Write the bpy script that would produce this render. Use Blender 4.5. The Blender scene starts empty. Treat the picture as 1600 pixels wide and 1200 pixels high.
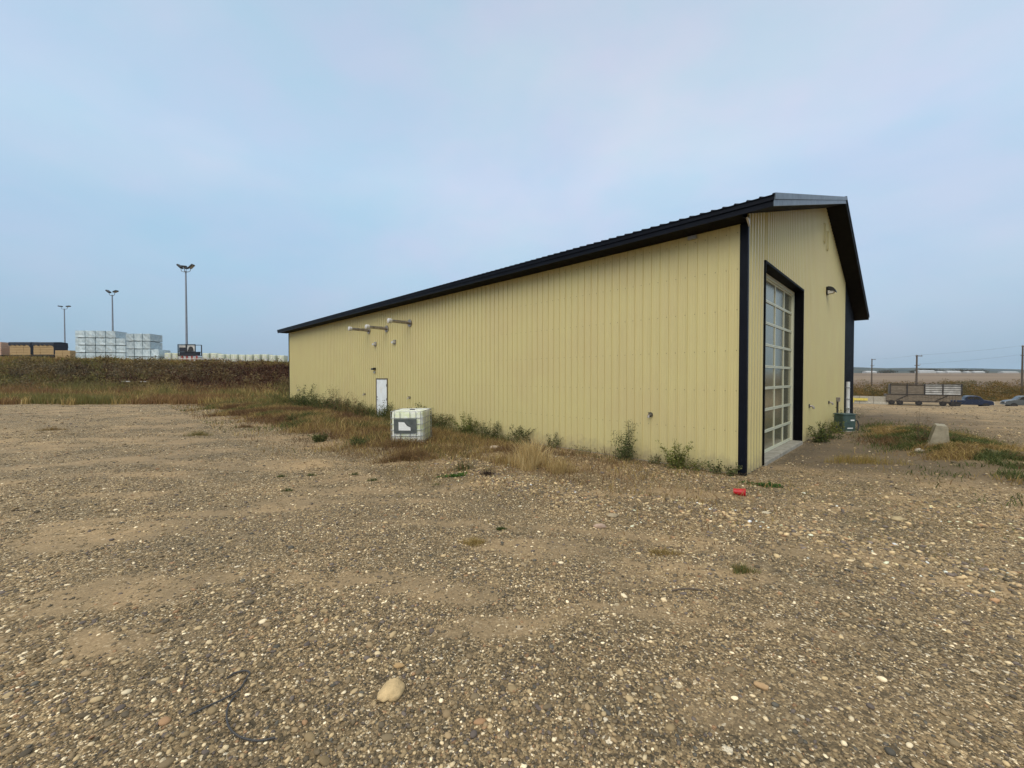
import bpy, math, random
import numpy as np
from mathutils import Vector, Matrix

random.seed(7)
rng = np.random.default_rng(11)
SC = bpy.context.scene
COL = SC.collection

# ------------------------------------------------------------------ camera
cam_d = bpy.data.cameras.new('camera')
cam = bpy.data.objects.new('camera', cam_d)
COL.objects.link(cam)
cam.location = (0, 0, 1.70)
cam.rotation_euler = (math.radians(90) - 0.0164, 0, 0)
cam_d.sensor_width = 36
cam_d.lens = 36 * 633.6 / 1600
cam_d.clip_start = 0.05
cam_d.clip_end = 20000
SC.camera = cam

# ------------------------------------------------------------------ world (overcast sky)
W_ = bpy.data.worlds.new('World')
SC.world = W_
W_.use_nodes = True
nt = W_.node_tree
nt.nodes.clear()


def N(nt, typ, **kw):
    n = nt.nodes.new(typ)
    for k, v in kw.items():
        if k.startswith('i_'):
            key = k[2:]
            key = int(key) if key.isdigit() else key.replace('_', ' ')
            n.inputs[key].default_value = v
        else:
            setattr(n, k, v)
    return n


def L(nt, a, ao, b, bi):
    nt.links.new(a.outputs[ao], b.inputs[bi])


SUN_EL, SUN_AZ = math.radians(42), math.radians(205)     # azimuth measured clockwise from +Y
out = N(nt, 'ShaderNodeOutputWorld')
bg_sky = N(nt, 'ShaderNodeBackground', i_Strength=0.02)
sky = N(nt, 'ShaderNodeTexSky', sky_type='NISHITA', sun_disc=False)
sky.sun_elevation = SUN_EL
sky.sun_rotation = SUN_AZ
sky.air_density = 1.2
sky.dust_density = 2.0
L(nt, sky, 0, bg_sky, 'Color')
tc = N(nt, 'ShaderNodeTexCoord')
sep = N(nt, 'ShaderNodeSeparateXYZ')
L(nt, tc, 'Generated', sep, 0)
ramp = N(nt, 'ShaderNodeValToRGB')
cr = ramp.color_ramp
stops = [(0.0, (0.31, 0.47, 0.64)), (0.08, (0.39, 0.53, 0.71)), (0.22, (0.53, 0.67, 0.85)),
         (0.42, (0.68, 0.79, 0.96)), (0.64, (0.66, 0.74, 0.89)), (0.73, (0.68, 0.73, 0.85)), (0.84, (1.2, 1.17, 1.12)), (1.0, (2.3, 2.15, 1.95))]
cr.elements[0].position = stops[0][0]
cr.elements[0].color = stops[0][1] + (1,)
cr.elements[1].position = stops[-1][0]
cr.elements[1].color = stops[-1][1] + (1,)
for p, c in stops[1:-1]:
    e = cr.elements.new(p)
    e.color = c + (1,)
L(nt, sep, 2, ramp, 0)
# soft cloud masses
mp = N(nt, 'ShaderNodeMapping')
mp.inputs['Scale'].default_value = (1.0, 1.0, 1.9)
mp.inputs['Location'].default_value = (3.1, 0.4, 0.2)
L(nt, tc, 'Generated', mp, 0)
n1 = N(nt, 'ShaderNodeTexNoise', i_Scale=1.6, i_Detail=5.0, i_Roughness=0.5, i_Distortion=0.3)
L(nt, mp, 0, n1, 'Vector')
r1 = N(nt, 'ShaderNodeMapRange')
r1.inputs['From Min'].default_value = 0.36
r1.inputs['From Max'].default_value = 0.66
L(nt, n1, 0, r1, 0)
mx = N(nt, 'ShaderNodeMix', data_type='RGBA', blend_type='MULTIPLY')
mx.inputs[0].default_value = 1.0
cl = N(nt, 'ShaderNodeMix', data_type='RGBA')
cl.inputs[6].default_value = (0.80, 0.92, 0.95, 1)
cl.inputs[7].default_value = (1.06, 1.02, 0.98, 1)
L(nt, r1, 0, cl, 0)
L(nt, ramp, 0, mx, 6)
L(nt, cl, 2, mx, 7)
bg_cl = N(nt, 'ShaderNodeBackground', i_Strength=0.775)
# a second, finer mottling of lilac and greenish grey
n2 = N(nt, 'ShaderNodeTexNoise', i_Scale=4.2, i_Detail=4.0, i_Roughness=0.55)
L(nt, mp, 0, n2, 'Vector')
r2 = N(nt, 'ShaderNodeMapRange')
r2.inputs['From Min'].default_value = 0.35
r2.inputs['From Max'].default_value = 0.65
L(nt, n2, 0, r2, 0)
cl2 = N(nt, 'ShaderNodeMix', data_type='RGBA')
cl2.inputs[6].default_value = (0.93, 1.00, 1.00, 1)
cl2.inputs[7].default_value = (1.04, 0.985, 1.01, 1)
L(nt, r2, 0, cl2, 0)
mx2 = N(nt, 'ShaderNodeMix', data_type='RGBA', blend_type='MULTIPLY')
mx2.inputs[0].default_value = 1.0
L(nt, mx, 2, mx2, 6)
L(nt, cl2, 2, mx2, 7)
L(nt, mx2, 2, bg_cl, 'Color')
add = N(nt, 'ShaderNodeAddShader')
L(nt, bg_sky, 0, add, 0)
L(nt, bg_cl, 0, add, 1)
L(nt, add, 0, out, 0)

# ------------------------------------------------------------------ sun (veiled)
sd = bpy.data.lights.new('sun', 'SUN')
sd.energy = 1.5
sd.angle = math.radians(50)
sd.color = (1.0, 0.93, 0.80)
so = bpy.data.objects.new('sun', sd)
COL.objects.link(so)
dv = Vector((math.sin(SUN_AZ) * math.cos(SUN_EL), math.cos(SUN_AZ) * math.cos(SUN_EL), math.sin(SUN_EL)))
so.rotation_euler = (-dv).to_track_quat('-Z', 'Y').to_euler()

SC.view_settings.view_transform = 'Standard'
SC.view_settings.look = 'None'
SC.view_settings.exposure = 0.15
SC.view_settings.gamma = 1.0
SC.view_settings.use_curve_mapping = False

# ------------------------------------------------------------------ helpers
TH = 0.7863
CX, CY, ZB = 5.124, 8.900, -0.45
LEN, WID = 31.26, 21.01
gx, gy = math.cos(TH), math.sin(TH)        # along the gable (local x)
wx, wy = -math.sin(TH), math.cos(TH)       # along the long wall (local y)


def to_local(x, y):
    dx, dy = x - CX, y - CY
    return dx * gx + dy * gy, dx * wx + dy * wy


def _h(ix, iy, s):
    n = (ix.astype(np.int64) * 374761393 + iy.astype(np.int64) * 668265263 + s * 974634777) & 0xffffffff
    n = ((n ^ (n >> 13)) * 1274126177) & 0xffffffff
    n = ((n ^ (n >> 16)) * 2246822519) & 0xffffffff
    return ((n ^ (n >> 15)) & 0xffffff) / float(0xffffff)


def vn(x, y, s=0):
    ix, iy = np.floor(x), np.floor(y)
    fx, fy = x - ix, y - iy
    fx = fx * fx * (3 - 2 * fx)
    fy = fy * fy * (3 - 2 * fy)
    a, b = _h(ix, iy, s), _h(ix + 1, iy, s)
    c, d = _h(ix, iy + 1, s), _h(ix + 1, iy + 1, s)
    return (a * (1 - fx) + b * fx) * (1 - fy) + (c * (1 - fx) + d * fx) * fy


def fbm(x, y, s=0, o=4):
    t, a, f, w = 0, .5, 1, 0
    for i in range(o):
        t = t + a * vn(x * f + 17.3 * i, y * f - 9.1 * i, s + i)
        w += a
        a *= .5
        f *= 2.03
    return t / w


def ss(a, b, x):
    t = np.clip((x - a) / (b - a), 0, 1)
    return t * t * (3 - 2 * t)


def gauss(x, y, cx, cy, sx, sy, ang=0.0):
    c, s = math.cos(ang), math.sin(ang)
    u, v = (x - cx) * c + (y - cy) * s, -(x - cx) * s + (y - cy) * c
    return np.exp(-(u / sx) ** 2 - (v / sy) ** 2)


RY = [26, 32, 64, 90, 112, 400, 900, 1000, 1400, 3000, 5000, 9000]
RZ = [0, -.25, -2.82, -2.45, -.9, 1.5, 11.5, 12.4, 8, 64, 60, 60]


def Hh(x, y):
    x = np.asarray(x, float)
    y = np.asarray(y, float)
    r = np.hypot(x, y)
    t, u = to_local(x, y)
    dx_ = np.maximum(np.maximum(-t, t - WID), 0)
    dy_ = np.maximum(np.maximum(-u, u - LEN), 0)
    d = np.hypot(dx_, dy_)
    z = -.33 * ss(2.5, 9, r)
    z = -.475 + (z + .475) * ss(0.0, 3.2, d)
    z = np.where(r > 9, np.minimum(z, -.33), z)
    # small relief
    near = np.clip(1 - r / 60, 0, 1)
    z = z + near * ss(.1, 1.5, d) * ((fbm(x / 1.7, y / 1.7, 3, 4) - .5) * .10 + (fbm(x / .35, y / .35, 9, 3) - .5) * .025)
    # loosened gravel windrow parallel to the long wall and a wheel rut beside it
    wr = np.exp(-((-t - 4.3 - .25 * np.sin(u * .9)) / .50) ** 2) * ss(-4, -1, u) * (1 - ss(4.5, 8, u)) + .6 * np.exp(-((-t - 1.3) / .5) ** 2) * ss(-3, .5, u) * (1 - ss(4, 7, u))
    z = z + wr * (.085 + .12 * (fbm(x / .5, y / .5, 21, 3) - .5))
    z = z - .05 * np.exp(-((-t - 5.6 - .3 * np.sin(u * .6)) / .3) ** 2) * ss(-4, 0, u) * (1 - ss(8, 14, u))
    # weed mound on the right
    z = z + .22 * gauss(x, y, 12.7, 11.9, 4.2, 1.0, math.radians(58)) * (.7 + .6 * fbm(x / .8, y / .8, 5, 3))
    q = x / np.maximum(y, 1e-3)
    front = (y > 1)
    wrt = ss(.25, .6, q) * front
    z = z + wrt * np.interp(y, RY, RZ) + wrt * ss(1500, 2800, y) * (fbm(x / 700., y / 900., 31, 4) - .45) * 50
    wl = (1 - ss(-.35, .15, q)) * front
    brow = 3.9 - .022 * np.clip(x + 70, 0, 60)
    yy = y + (fbm(x / 6., y / 6., 41, 3) - .5) * 3
    z = z + wl * ((brow + .45) * ss(43.5, 55, yy) + .55 * ss(55.5, 59, y) + .65 * ss(62, 84, y))
    z = z + wl * ss(30, 40, y) * (1 - ss(62, 80, y)) * (fbm(x / 2.3, y / 2.3, 43, 4) - .5) * .45
    return z


def Z(x, y):
    return float(Hh(np.array([x]), np.array([y]))[0])


def sand_mask(x, y):
    m = .95 * ss(.54, .64, fbm(x / 1.7, y / .7, 51, 6))
    m = m * (1 - .75 * ss(.6, 1.6, x) * (1 - ss(3.2, 4.2, y)))
    br = fbm(x / .16, y / .12, 57, 3) * .6 + fbm(x / .5, y / .35, 58, 3) * .4
    for a in ((-.6, 3.25, 1.6, .16, -.18), (.9, 3.0, 1.3, .13, -.22), (-.2, 2.75, .7, .10, .1), (2.6, 4.3, 1.8, .16, -.25), (1.3, 3.7, 1.2, .09, -.3),
              (-3.2, 3.3, .9, .25, .1), (-2.9, 2.6, .7, .14, 0), (-2.1, 7.2, 1.5, .3, .1), (-5.5, 9.5, 1.8, .4, 0), (4.6, 3.4, .8, .14, -.3), (.2, 4.9, 1.6, .14, -.1)):
        m = np.maximum(m, np.clip(2.2 * gauss(x, y, *a) * ss(.36, .62, br) * 1.3, 0, 1))
    m = m * ss(.30, .55, br + .12)
    m = np.maximum(m, .55 * ss(10, 30, x) * ss(14, 26, y))
    t, u = to_local(x, y)
    m = np.maximum(m, .8 * (1 - ss(2, 5.5, -u)) * ss(.2, 1.0, -u) * ss(0, 2, t))
    return m


def veg_mask(x, y):
    t, u = to_local(x, y)
    o = -t
    n = fbm(x / 1.3, y / 1.3, 61, 3)
    a = (1 - ss(3.6, 6.0, o + (n - .5) * 3.4)) * ss(-.2, 1, o) * ss(-2.5, 8, u)
    b = ss(29.3, 31.0, y + (n - .5) * 2.5) * (x < 6)
    c = np.clip(gauss(x, y, 12.7, 11.9, 4.6, 1.2, math.radians(58)) * 1.5 * (n + .4), 0, 1)
    return np.clip(np.maximum(np.maximum(a, b), c), 0, 1)


class MB:
    """collects geometry for ONE mesh object"""
    def __init__(s):
        s.v, s.f, s.m = [], [], []

    def add(s, vs, fs, mi=0):
        b = len(s.v)
        s.v += [tuple(p) for p in vs]
        for f in fs:
            s.f.append(tuple(i + b for i in f))
            s.m.append(mi)

    def box(s, x0, x1, y0, y1, z0, z1, mi=0, M=None):
        vs = [Vector((x, y, z)) for z in (z0, z1) for y in (y0, y1) for x in (x0, x1)]
        if M is not None:
            vs = [M @ p for p in vs]
        s.add(vs, [(0, 2, 3, 1), (4, 5, 7, 6), (0, 1, 5, 4), (2, 6, 7, 3), (0, 4, 6, 2), (1, 3, 7, 5)], mi)

    def bbox(s, x0, x1, y0, y1, z0, z1, b=.01, mi=0, M=None):
        """box with chamfered vertical and top edges"""
        cx = [(x0 + b, y0), (x1 - b, y0), (x1, y0 + b), (x1, y1 - b), (x1 - b, y1), (x0 + b, y1), (x0, y1 - b), (x0, y0 + b)]
        ci = []
        mxx, myy = (x0 + x1) / 2, (y0 + y1) / 2
        for (x, y) in cx:
            ci.append((x - b * (1 if x > mxx else -1), y - b * (1 if y > myy else -1)))
        vs = [Vector((x, y, z0)) for x, y in cx] + [Vector((x, y, z1 - b)) for x, y in cx] + [Vector((x, y, z1)) for x, y in ci]
        if M is not None:
            vs = [M @ p for p in vs]
        fs = [tuple(reversed(range(8))), tuple(range(16, 24))]
        for k in range(8):
            j = (k + 1) % 8
            fs += [(k, j, 8 + j, 8 + k), (8 + k, 8 + j, 16 + j, 16 + k)]
        s.add(vs, fs, mi)

    def tube(s, pts, r, n=8, mi=0, caps=True):
        pts = [Vector(p) for p in pts]
        rr = r if isinstance(r, (list, tuple)) else [r] * len(pts)
        vs, fs = [], []
        pa = None
        for i, p in enumerate(pts):
            d = (pts[min(i + 1, len(pts) - 1)] - pts[max(i - 1, 0)]).normalized()
            a = (pa - d * pa.dot(d)) if pa is not None else d.orthogonal()
            if a.length < 1e-6:
                a = d.orthogonal()
            a.normalize()
            pa = a
            b = d.cross(a)
            for k in range(n):
                an = 2 * math.pi * k / n
                vs.append(p + (a * math.cos(an) + b * math.sin(an)) * rr[i])
        for i in range(len(pts) - 1):
            for k in range(n):
                k2 = (k + 1) % n
                fs.append((i * n + k, i * n + k2, (i + 1) * n + k2, (i + 1) * n + k))
        if caps:
            fs.append(tuple(reversed(range(n))))
            fs.append(tuple((len(pts) - 1) * n + k for k in range(n)))
        s.add(vs, fs, mi)

    def prism(s, prof, a0, a1, axis='x', mi=0, M=None):
        """closed 2D profile extruded; axis x: prof=(y,z); axis y: prof=(x,z); axis z: prof=(x,y)"""
        n = len(prof)
        def mk(p, a):
            return {'x': (a, p[0], p[1]), 'y': (p[0], a, p[1]), 'z': (p[0], p[1], a)}[axis]
        vs = [Vector(mk(p, a0)) for p in prof] + [Vector(mk(p, a1)) for p in prof]
        if M is not None:
            vs = [M @ p for p in vs]
        fs = [tuple(range(n)), tuple(reversed(range(n, 2 * n)))]
        for k in range(n):
            j = (k + 1) % n
            fs.append((k, n + k, n + j, j))
        s.add(vs, fs, mi)

    def build(s, name, mats, parent=None, smooth=False, loc=None, rz=0.0):
        me = bpy.data.meshes.new(name)
        me.from_pydata(s.v, [], s.f)
        if not isinstance(mats, (list, tuple)):
            mats = [mats]
        for m in mats:
            me.materials.append(m)
        if len(mats) > 1:
            me.polygons.foreach_set('material_index', s.m)
        import bmesh
        bm = bmesh.new()
        bm.from_mesh(me)
        bmesh.ops.recalc_face_normals(bm, faces=bm.faces)
        bm.to_mesh(me)
        bm.free()
        if smooth:
            me.polygons.foreach_set('use_smooth', [True] * len(me.polygons))
            try:
                me.set_sharp_from_angle(angle=math.radians(40))
            except Exception:
                pass
        me.update()
        o = bpy.data.objects.new(name, me)
        COL.objects.link(o)
        if parent is not None:
            o.parent = parent
        if loc is not None:
            o.location = loc
            o.rotation_euler = (0, 0, rz)
        return o


def tag(o, label=None, cat=None, group=None, kind=None):
    if label:
        o['label'] = label
    if cat:
        o['category'] = cat
    if group:
        o['group'] = group
    if kind:
        o['kind'] = kind
    return o


def thing(name, label, cat, loc, rz=0.0, group=None, kind=None):
    o = bpy.data.objects.new(name, None)
    o.empty_display_size = .3
    COL.objects.link(o)
    o.location = loc
    o.rotation_euler = (0, 0, rz)
    return tag(o, label, cat, group, kind)


def copy_tree(o, parent=None):
    c = o.copy()
    COL.objects.link(c)
    c.parent = parent
    for ch in [k for k in bpy.data.objects if k.parent is o]:
        copy_tree(ch, c)
    return c


# ------------------------------------------------------------------ materials
def principled(name):
    m = bpy.data.materials.new(name)
    m.use_nodes = True
    t = m.node_tree
    t.nodes.clear()
    o = N(t, 'ShaderNodeOutputMaterial')
    p = N(t, 'ShaderNodeBsdfPrincipled')
    L(t, p, 0, o, 0)
    return m, t, p


def mat(name, c, rough=.6, metal=0., var=.12, scale=4., bump=0., bscale=40., stretch=(1, 1, 1), c2=None, spec=.5, rvar=.1):
    """painted / weathered surface: base colour with procedural wear"""
    m, t, p = principled(name)
    tc = N(t, 'ShaderNodeTexCoord')
    mp = N(t, 'ShaderNodeMapping')
    mp.inputs['Scale'].default_value = stretch
    L(t, tc, 'Object', mp, 0)
    nz = N(t, 'ShaderNodeTexNoise', i_Scale=scale, i_Detail=6.0, i_Roughness=.62)
    L(t, mp, 0, nz, 'Vector')
    r = N(t, 'ShaderNodeMapRange')
    r.inputs['From Min'].default_value = .3
    r.inputs['From Max'].default_value = .7
    L(t, nz, 0, r, 0)
    a = tuple(min(1, k * (1 + var)) for k in c) + (1,)
    b = (tuple(c2) + (1,)) if c2 else tuple(k * (1 - var) for k in c) + (1,)
    mxx = N(t, 'ShaderNodeMix', data_type='RGBA')
    mxx.inputs[6].default_value = a
    mxx.inputs[7].default_value = b
    L(t, r, 0, mxx, 0)
    L(t, mxx, 2, p, 'Base Color')
    rr = N(t, 'ShaderNodeMapRange')
    rr.inputs['To Min'].default_value = max(.02, rough - rvar)
    rr.inputs['To Max'].default_value = min(1, rough + rvar)
    L(t, nz, 0, rr, 0)
    L(t, rr, 0, p, 'Roughness')
    p.inputs['Metallic'].default_value = metal
    p.inputs['Specular IOR Level'].default_value = spec
    if bump:
        nb = N(t, 'ShaderNodeTexNoise', i_Scale=bscale, i_Detail=4.0)
        L(t, mp, 0, nb, 'Vector')
        bp = N(t, 'ShaderNodeBump', i_Strength=bump, i_Distance=.01)
        L(t, nb, 0, bp, 'Height')
        L(t, bp, 0, p, 'Normal')
    return m


def attr_mat(name, rough=.8, spec=.25, var=0.0, trans=0.0):
    m, t, p = principled(name)
    a = N(t, 'ShaderNodeAttribute', attribute_name='Col')
    L(t, a, 'Color', p, 'Base Color')
    p.inputs['Roughness'].default_value = rough
    p.inputs['Specular IOR Level'].default_value = spec
    if trans:
        tb = N(t, 'ShaderNodeBsdfTranslucent')
        L(t, a, 'Color', tb, 'Color')
        ms = N(t, 'ShaderNodeMixShader')
        ms.inputs[0].default_value = trans
        L(t, p, 0, ms, 1)
        L(t, tb, 0, ms, 2)
        L(t, ms, 0, t.nodes['Material Output'], 0)
    return m


M = {}
# cream siding with faint dirt and rain streaks
m, t, p = principled('cream_siding')
tc = N(t, 'ShaderNodeTexCoord')
n1 = N(t, 'ShaderNodeTexNoise', i_Scale=.55, i_Detail=5.0, i_Roughness=.6)
L(t, tc, 'Object', n1, 'Vector')
mp = N(t, 'ShaderNodeMapping')
mp.inputs['Scale'].default_value = (7, 7, .22)
L(t, tc, 'Object', mp, 0)
n2 = N(t, 'ShaderNodeTexNoise', i_Scale=2.2, i_Detail=6.0, i_Roughness=.7)
L(t, mp, 0, n2, 'Vector')
a = N(t, 'ShaderNodeMix', data_type='RGBA')
a.inputs[6].default_value = (.60, .525, .248, 1)
a.inputs[7].default_value = (.58, .49, .24, 1)
r = N(t, 'ShaderNodeMapRange', i_1=.35, i_2=.65)
L(t, n1, 0, r, 0)
L(t, r, 0, a, 0)
b = N(t, 'ShaderNodeMix', data_type='RGBA', blend_type='MULTIPLY')
r2 = N(t, 'ShaderNodeMapRange', i_1=.48, i_2=.80)
L(t, n2, 0, r2, 0)
L(t, r2, 0, b, 0)
L(t, a, 2, b, 6)
b.inputs[7].default_value = (.93, .92, .89, 1)
# splash dirt along the foot of the wall
sp = N(t, 'ShaderNodeSeparateXYZ')
L(t, tc, 'Object', sp, 0)
n3 = N(t, 'ShaderNodeTexNoise', i_Scale=5.0, i_Detail=6.0, i_Roughness=.7)
L(t, tc, 'Object', n3, 'Vector')
ma = N(t, 'ShaderNodeMath', operation='MULTIPLY_ADD', i_1=-1.1)
L(t, n3, 0, ma, 0)
L(t, sp, 2, ma, 2)
r3 = N(t, 'ShaderNodeMapRange', i_1=-.15, i_2=-.62, i_3=0.0, i_4=.75)
L(t, ma, 0, r3, 0)
d = N(t, 'ShaderNodeMix', data_type='RGBA')
L(t, r3, 0, d, 0)
L(t, b, 2, d, 6)
d.inputs[7].default_value = (.30, .25, .16, 1)
L(t, d, 2, p, 'Base Color')
p.inputs['Roughness'].default_value = .42
p.inputs['Specular IOR Level'].default_value = .4
bp = N(t, 'ShaderNodeBump', i_Strength=.35, i_Distance=.012)
n4 = N(t, 'ShaderNodeTexNoise', i_Scale=1.7, i_Detail=2.0)
L(t, tc, 'Object', n4, 'Vector')
L(t, n4, 0, bp, 'Height')
L(t, bp, 0, p, 'Normal')
M['siding'] = m

M['screw'] = mat('screw_heads', (.12, .10, .06), .5, .4)
M['navy'] = mat('navy_black_metal', (.0045, .006, .011), .5, 0, .25, 2.0, .05, 8, spec=.12)
M['black'] = mat('black_trim_metal', (.003, .0032, .0045), .6, 0, .25, 3.0, spec=.06)
M['soffit'] = mat('black_soffit_metal', (.006, .005, .005), .7, 0, .3, 3.0, spec=.08)
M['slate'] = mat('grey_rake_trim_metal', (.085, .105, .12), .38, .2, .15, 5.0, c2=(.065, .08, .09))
M['white_door'] = mat('white_painted_steel', (.84, .87, .87), .45, 0, .04, 3.0, c2=(.74, .76, .74))
M['brown_frame'] = mat('brown_door_frame', (.10, .075, .05), .5)
M['paper'] = mat('paper_notice', (.80, .80, .76), .7, 0, .1, 30)
M['dframe'] = mat('overhead_door_frame_paint', (.64, .63, .47), .4, 0, .06, 3.0)
M['concrete'] = mat('weathered_concrete', (.36, .33, .27), .85, 0, .2, 6.0, .4, 60, c2=(.25, .225, .175))
M['galv'] = mat('galvanised_steel', (.42, .43, .43), .42, .7, .15, 12)
M['galvdull'] = mat('dull_galvanised_pole', (.26, .28, .31), .5, .5, .15, 6)
M['duct'] = mat('vent_pipe_metal', (.40, .36, .33), .4, .7, .2, 9, c2=(.20, .17, .14))
M['cap'] = mat('pale_vent_cap', (.62, .60, .56), .45, .2, .12, 9)
M['blackplastic'] = mat('black_plastic', (.02, .02, .02), .5)
M['green_box'] = mat('green_electrical_enclosure', (.050, .085, .075), .5, 0, .2, 6, c2=(.035, .062, .055))
M['pvc'] = mat('white_pvc', (.72, .72, .68), .4)
M['red'] = mat('red_plastic', (.45, .008, .014), .4, 0, .2, 20)
M['rubber'] = mat('black_rubber', (.022, .022, .024), .5, 0, .4, 30, .3, 120, c2=(.06, .055, .05))
M['wood'] = mat('weathered_wood', (.21, .165, .115), .8, 0, .3, 3, .3, 30, stretch=(1, 1, 9))
M['polewood'] = mat('creosoted_pole_wood', (.10, .075, .055), .8, 0, .3, 3)
M['lumber'] = mat('fresh_lumber', (.33, .23, .11), .7, 0, .22, 1.2, .4, 10, stretch=(.4, .4, 14), c2=(.40, .26, .12))
M['lumber_dark'] = mat('stained_lumber', (.36, .19, .12), .7, 0, .4, 1.2, .4, 10, stretch=(.4, .4, 10), c2=(.52, .42, .33))
M['tarp'] = mat('black_tarp', (.012, .014, .022), .4, 0, .3, 3, .3, 6)
M['tyre'] = mat('tyre_rubber', (.018, .017, .016), .8)
M['steel_dark'] = mat('dark_steel', (.035, .03, .028), .55, .3, .3, 5)
M['slat'] = mat('weathered_grey_slats', (.185, .15, .11), .7, .1, .3, 2, .2, 12, stretch=(1, 1, 6), c2=(.10, .082, .06))
M['whitewash'] = mat('dirty_white_boards', (.62, .61, .58), .7, 0, .2, 2, c2=(.42, .40, .36))
M['bluepaint'] = mat('dark_blue_car_paint', (.012, .022, .055), .25, .1, .15, 2, spec=.6)
M['silver'] = mat('silver_car_paint', (.10, .11, .115), .3, .3, .15, 2)
M['carglass'] = mat('car_glass', (.012, .016, .02), .06, 0, .1, 2, spec=.8, rvar=.03)
M['yellow'] = mat('yellow_board', (.62, .50, .10), .6, 0, .2, 5)
M['barnwall'] = mat('pale_farm_wall', (.50, .50, .48), .7, 0, .1, .05)
M['barnroof'] = mat('pale_farm_roof', (.50, .50, .49), .6, 0, .1, .05)

# translucent stained tank plastic
m, t, p = principled('tank_plastic')
tc = N(t, 'ShaderNodeTexCoord')
nz = N(t, 'ShaderNodeTexNoise', i_Scale=2.6, i_Detail=5.0, i_Roughness=.6)
L(t, tc, 'Object', nz, 'Vector')
rp = N(t, 'ShaderNodeValToRGB')
rp.color_ramp.elements[0].position = .35
rp.color_ramp.elements[0].color = (.74, .80, .47, 1)
rp.color_ramp.elements[1].position = .56
rp.color_ramp.elements[1].color = (.88, .88, .79, 1)
L(t, nz, 0, rp, 0)
L(t, rp, 0, p, 'Base Color')
p.inputs['Roughness'].default_value = .38
p.inputs['Subsurface Weight'].default_value = .25
p.inputs['Subsurface Radius'].default_value = (.05, .05, .03)
M['tank'] = m

# frosted twin-wall door pane
m, t, p = principled('frosted_pane')
tc = N(t, 'ShaderNodeTexCoord')
mp = N(t, 'ShaderNodeMapping')
mp.inputs['Scale'].default_value = (16, 16, .6)
L(t, tc, 'Object', mp, 0)
nz = N(t, 'ShaderNodeTexNoise', i_Scale=1.6, i_Detail=4.0)
L(t, mp, 0, nz, 'Vector')
mm = N(t, 'ShaderNodeMix', data_type='RGBA')
mm.inputs[6].default_value = (.12, .115, .075, 1)
mm.inputs[7].default_value = (.20, .19, .13, 1)
L(t, nz, 0, mm, 0)
L(t, mm, 2, p, 'Base Color')
p.inputs['Roughness'].default_value = .16
p.inputs['IOR'].default_value = 2.4
p.inputs['Specular IOR Level'].default_value = .5
p.inputs['Specular Tint'].default_value = (1.0, .90, .62, 1)
bp = N(t, 'ShaderNodeBump', i_Strength=.12, i_Distance=.004)
L(t, nz, 0, bp, 'Height')
L(t, bp, 0, p, 'Normal')
M['pane'] = m

# milky shrink wrap with creases
m, t, p = principled('milky_wrap')
tc = N(t, 'ShaderNodeTexCoord')
nz = N(t, 'ShaderNodeTexNoise', i_Scale=.9, i_Detail=8.0, i_Roughness=.75, i_Distortion=2.0)
L(t, tc, 'Object', nz, 'Vector')
oi = N(t, 'ShaderNodeObjectInfo')
rp = N(t, 'ShaderNodeValToRGB')
rp.color_ramp.elements[0].position = .36
rp.color_ramp.elements[0].color = (.36, .46, .50, 1)
rp.color_ramp.elements[1].position = .60
rp.color_ramp.elements[1].color = (.66, .74, .75, 1)
L(t, nz, 0, rp, 0)
ml = N(t, 'ShaderNodeMix', data_type='RGBA', blend_type='MULTIPLY')
ml.inputs[0].default_value = 1
rv = N(t, 'ShaderNodeMapRange', i_3=.78, i_4=1.1)
L(t, oi, 'Random', rv, 0)
L(t, rp, 0, ml, 6)
L(t, rv, 0, ml, 7)
L(t, ml, 2, p, 'Base Color')
p.inputs['Roughness'].default_value = .3
bp = N(t, 'ShaderNodeBump', i_Strength=.7, i_Distance=.12)
L(t, nz, 0, bp, 'Height')
L(t, bp, 0, p, 'Normal')
M['wrap'] = m

M['blade'] = attr_mat('grass_blades', .75, .2, trans=.25)
M['stone'] = attr_mat('gravel_stones', .78, .3)

# ground
m, t, p = principled('gravel_ground')
tc = N(t, 'ShaderNodeTexCoord')
def attr(n):
    return N(t, 'ShaderNodeAttribute', attribute_name=n)
def noise(sc, det=5., ro=.6, vec=None):
    n = N(t, 'ShaderNodeTexNoise', i_Scale=sc, i_Detail=det, i_Roughness=ro)
    L(t, vec or tc, 0 if vec else 'Object', n, 'Vector')
    return n
def mix(f, a, b, bt='MIX', fac=None):
    n = N(t, 'ShaderNodeMix', data_type='RGBA', blend_type=bt)
    if f is None:
        n.inputs[0].default_value = fac
    else:
        t.links.new(f, n.inputs[0])
    for v, i in ((a, 6), (b, 7)):
        if isinstance(v, tuple):
            n.inputs[i].default_value = v + (1,)
        else:
            t.links.new(v, n.inputs[i])
    return n.outputs[2]
def rng_(src, a, b, c=0., d=1.):
    n = N(t, 'ShaderNodeMapRange', i_1=a, i_2=b, i_3=c, i_4=d)
    t.links.new(src, n.inputs[0])
    return n.outputs[0]
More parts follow.
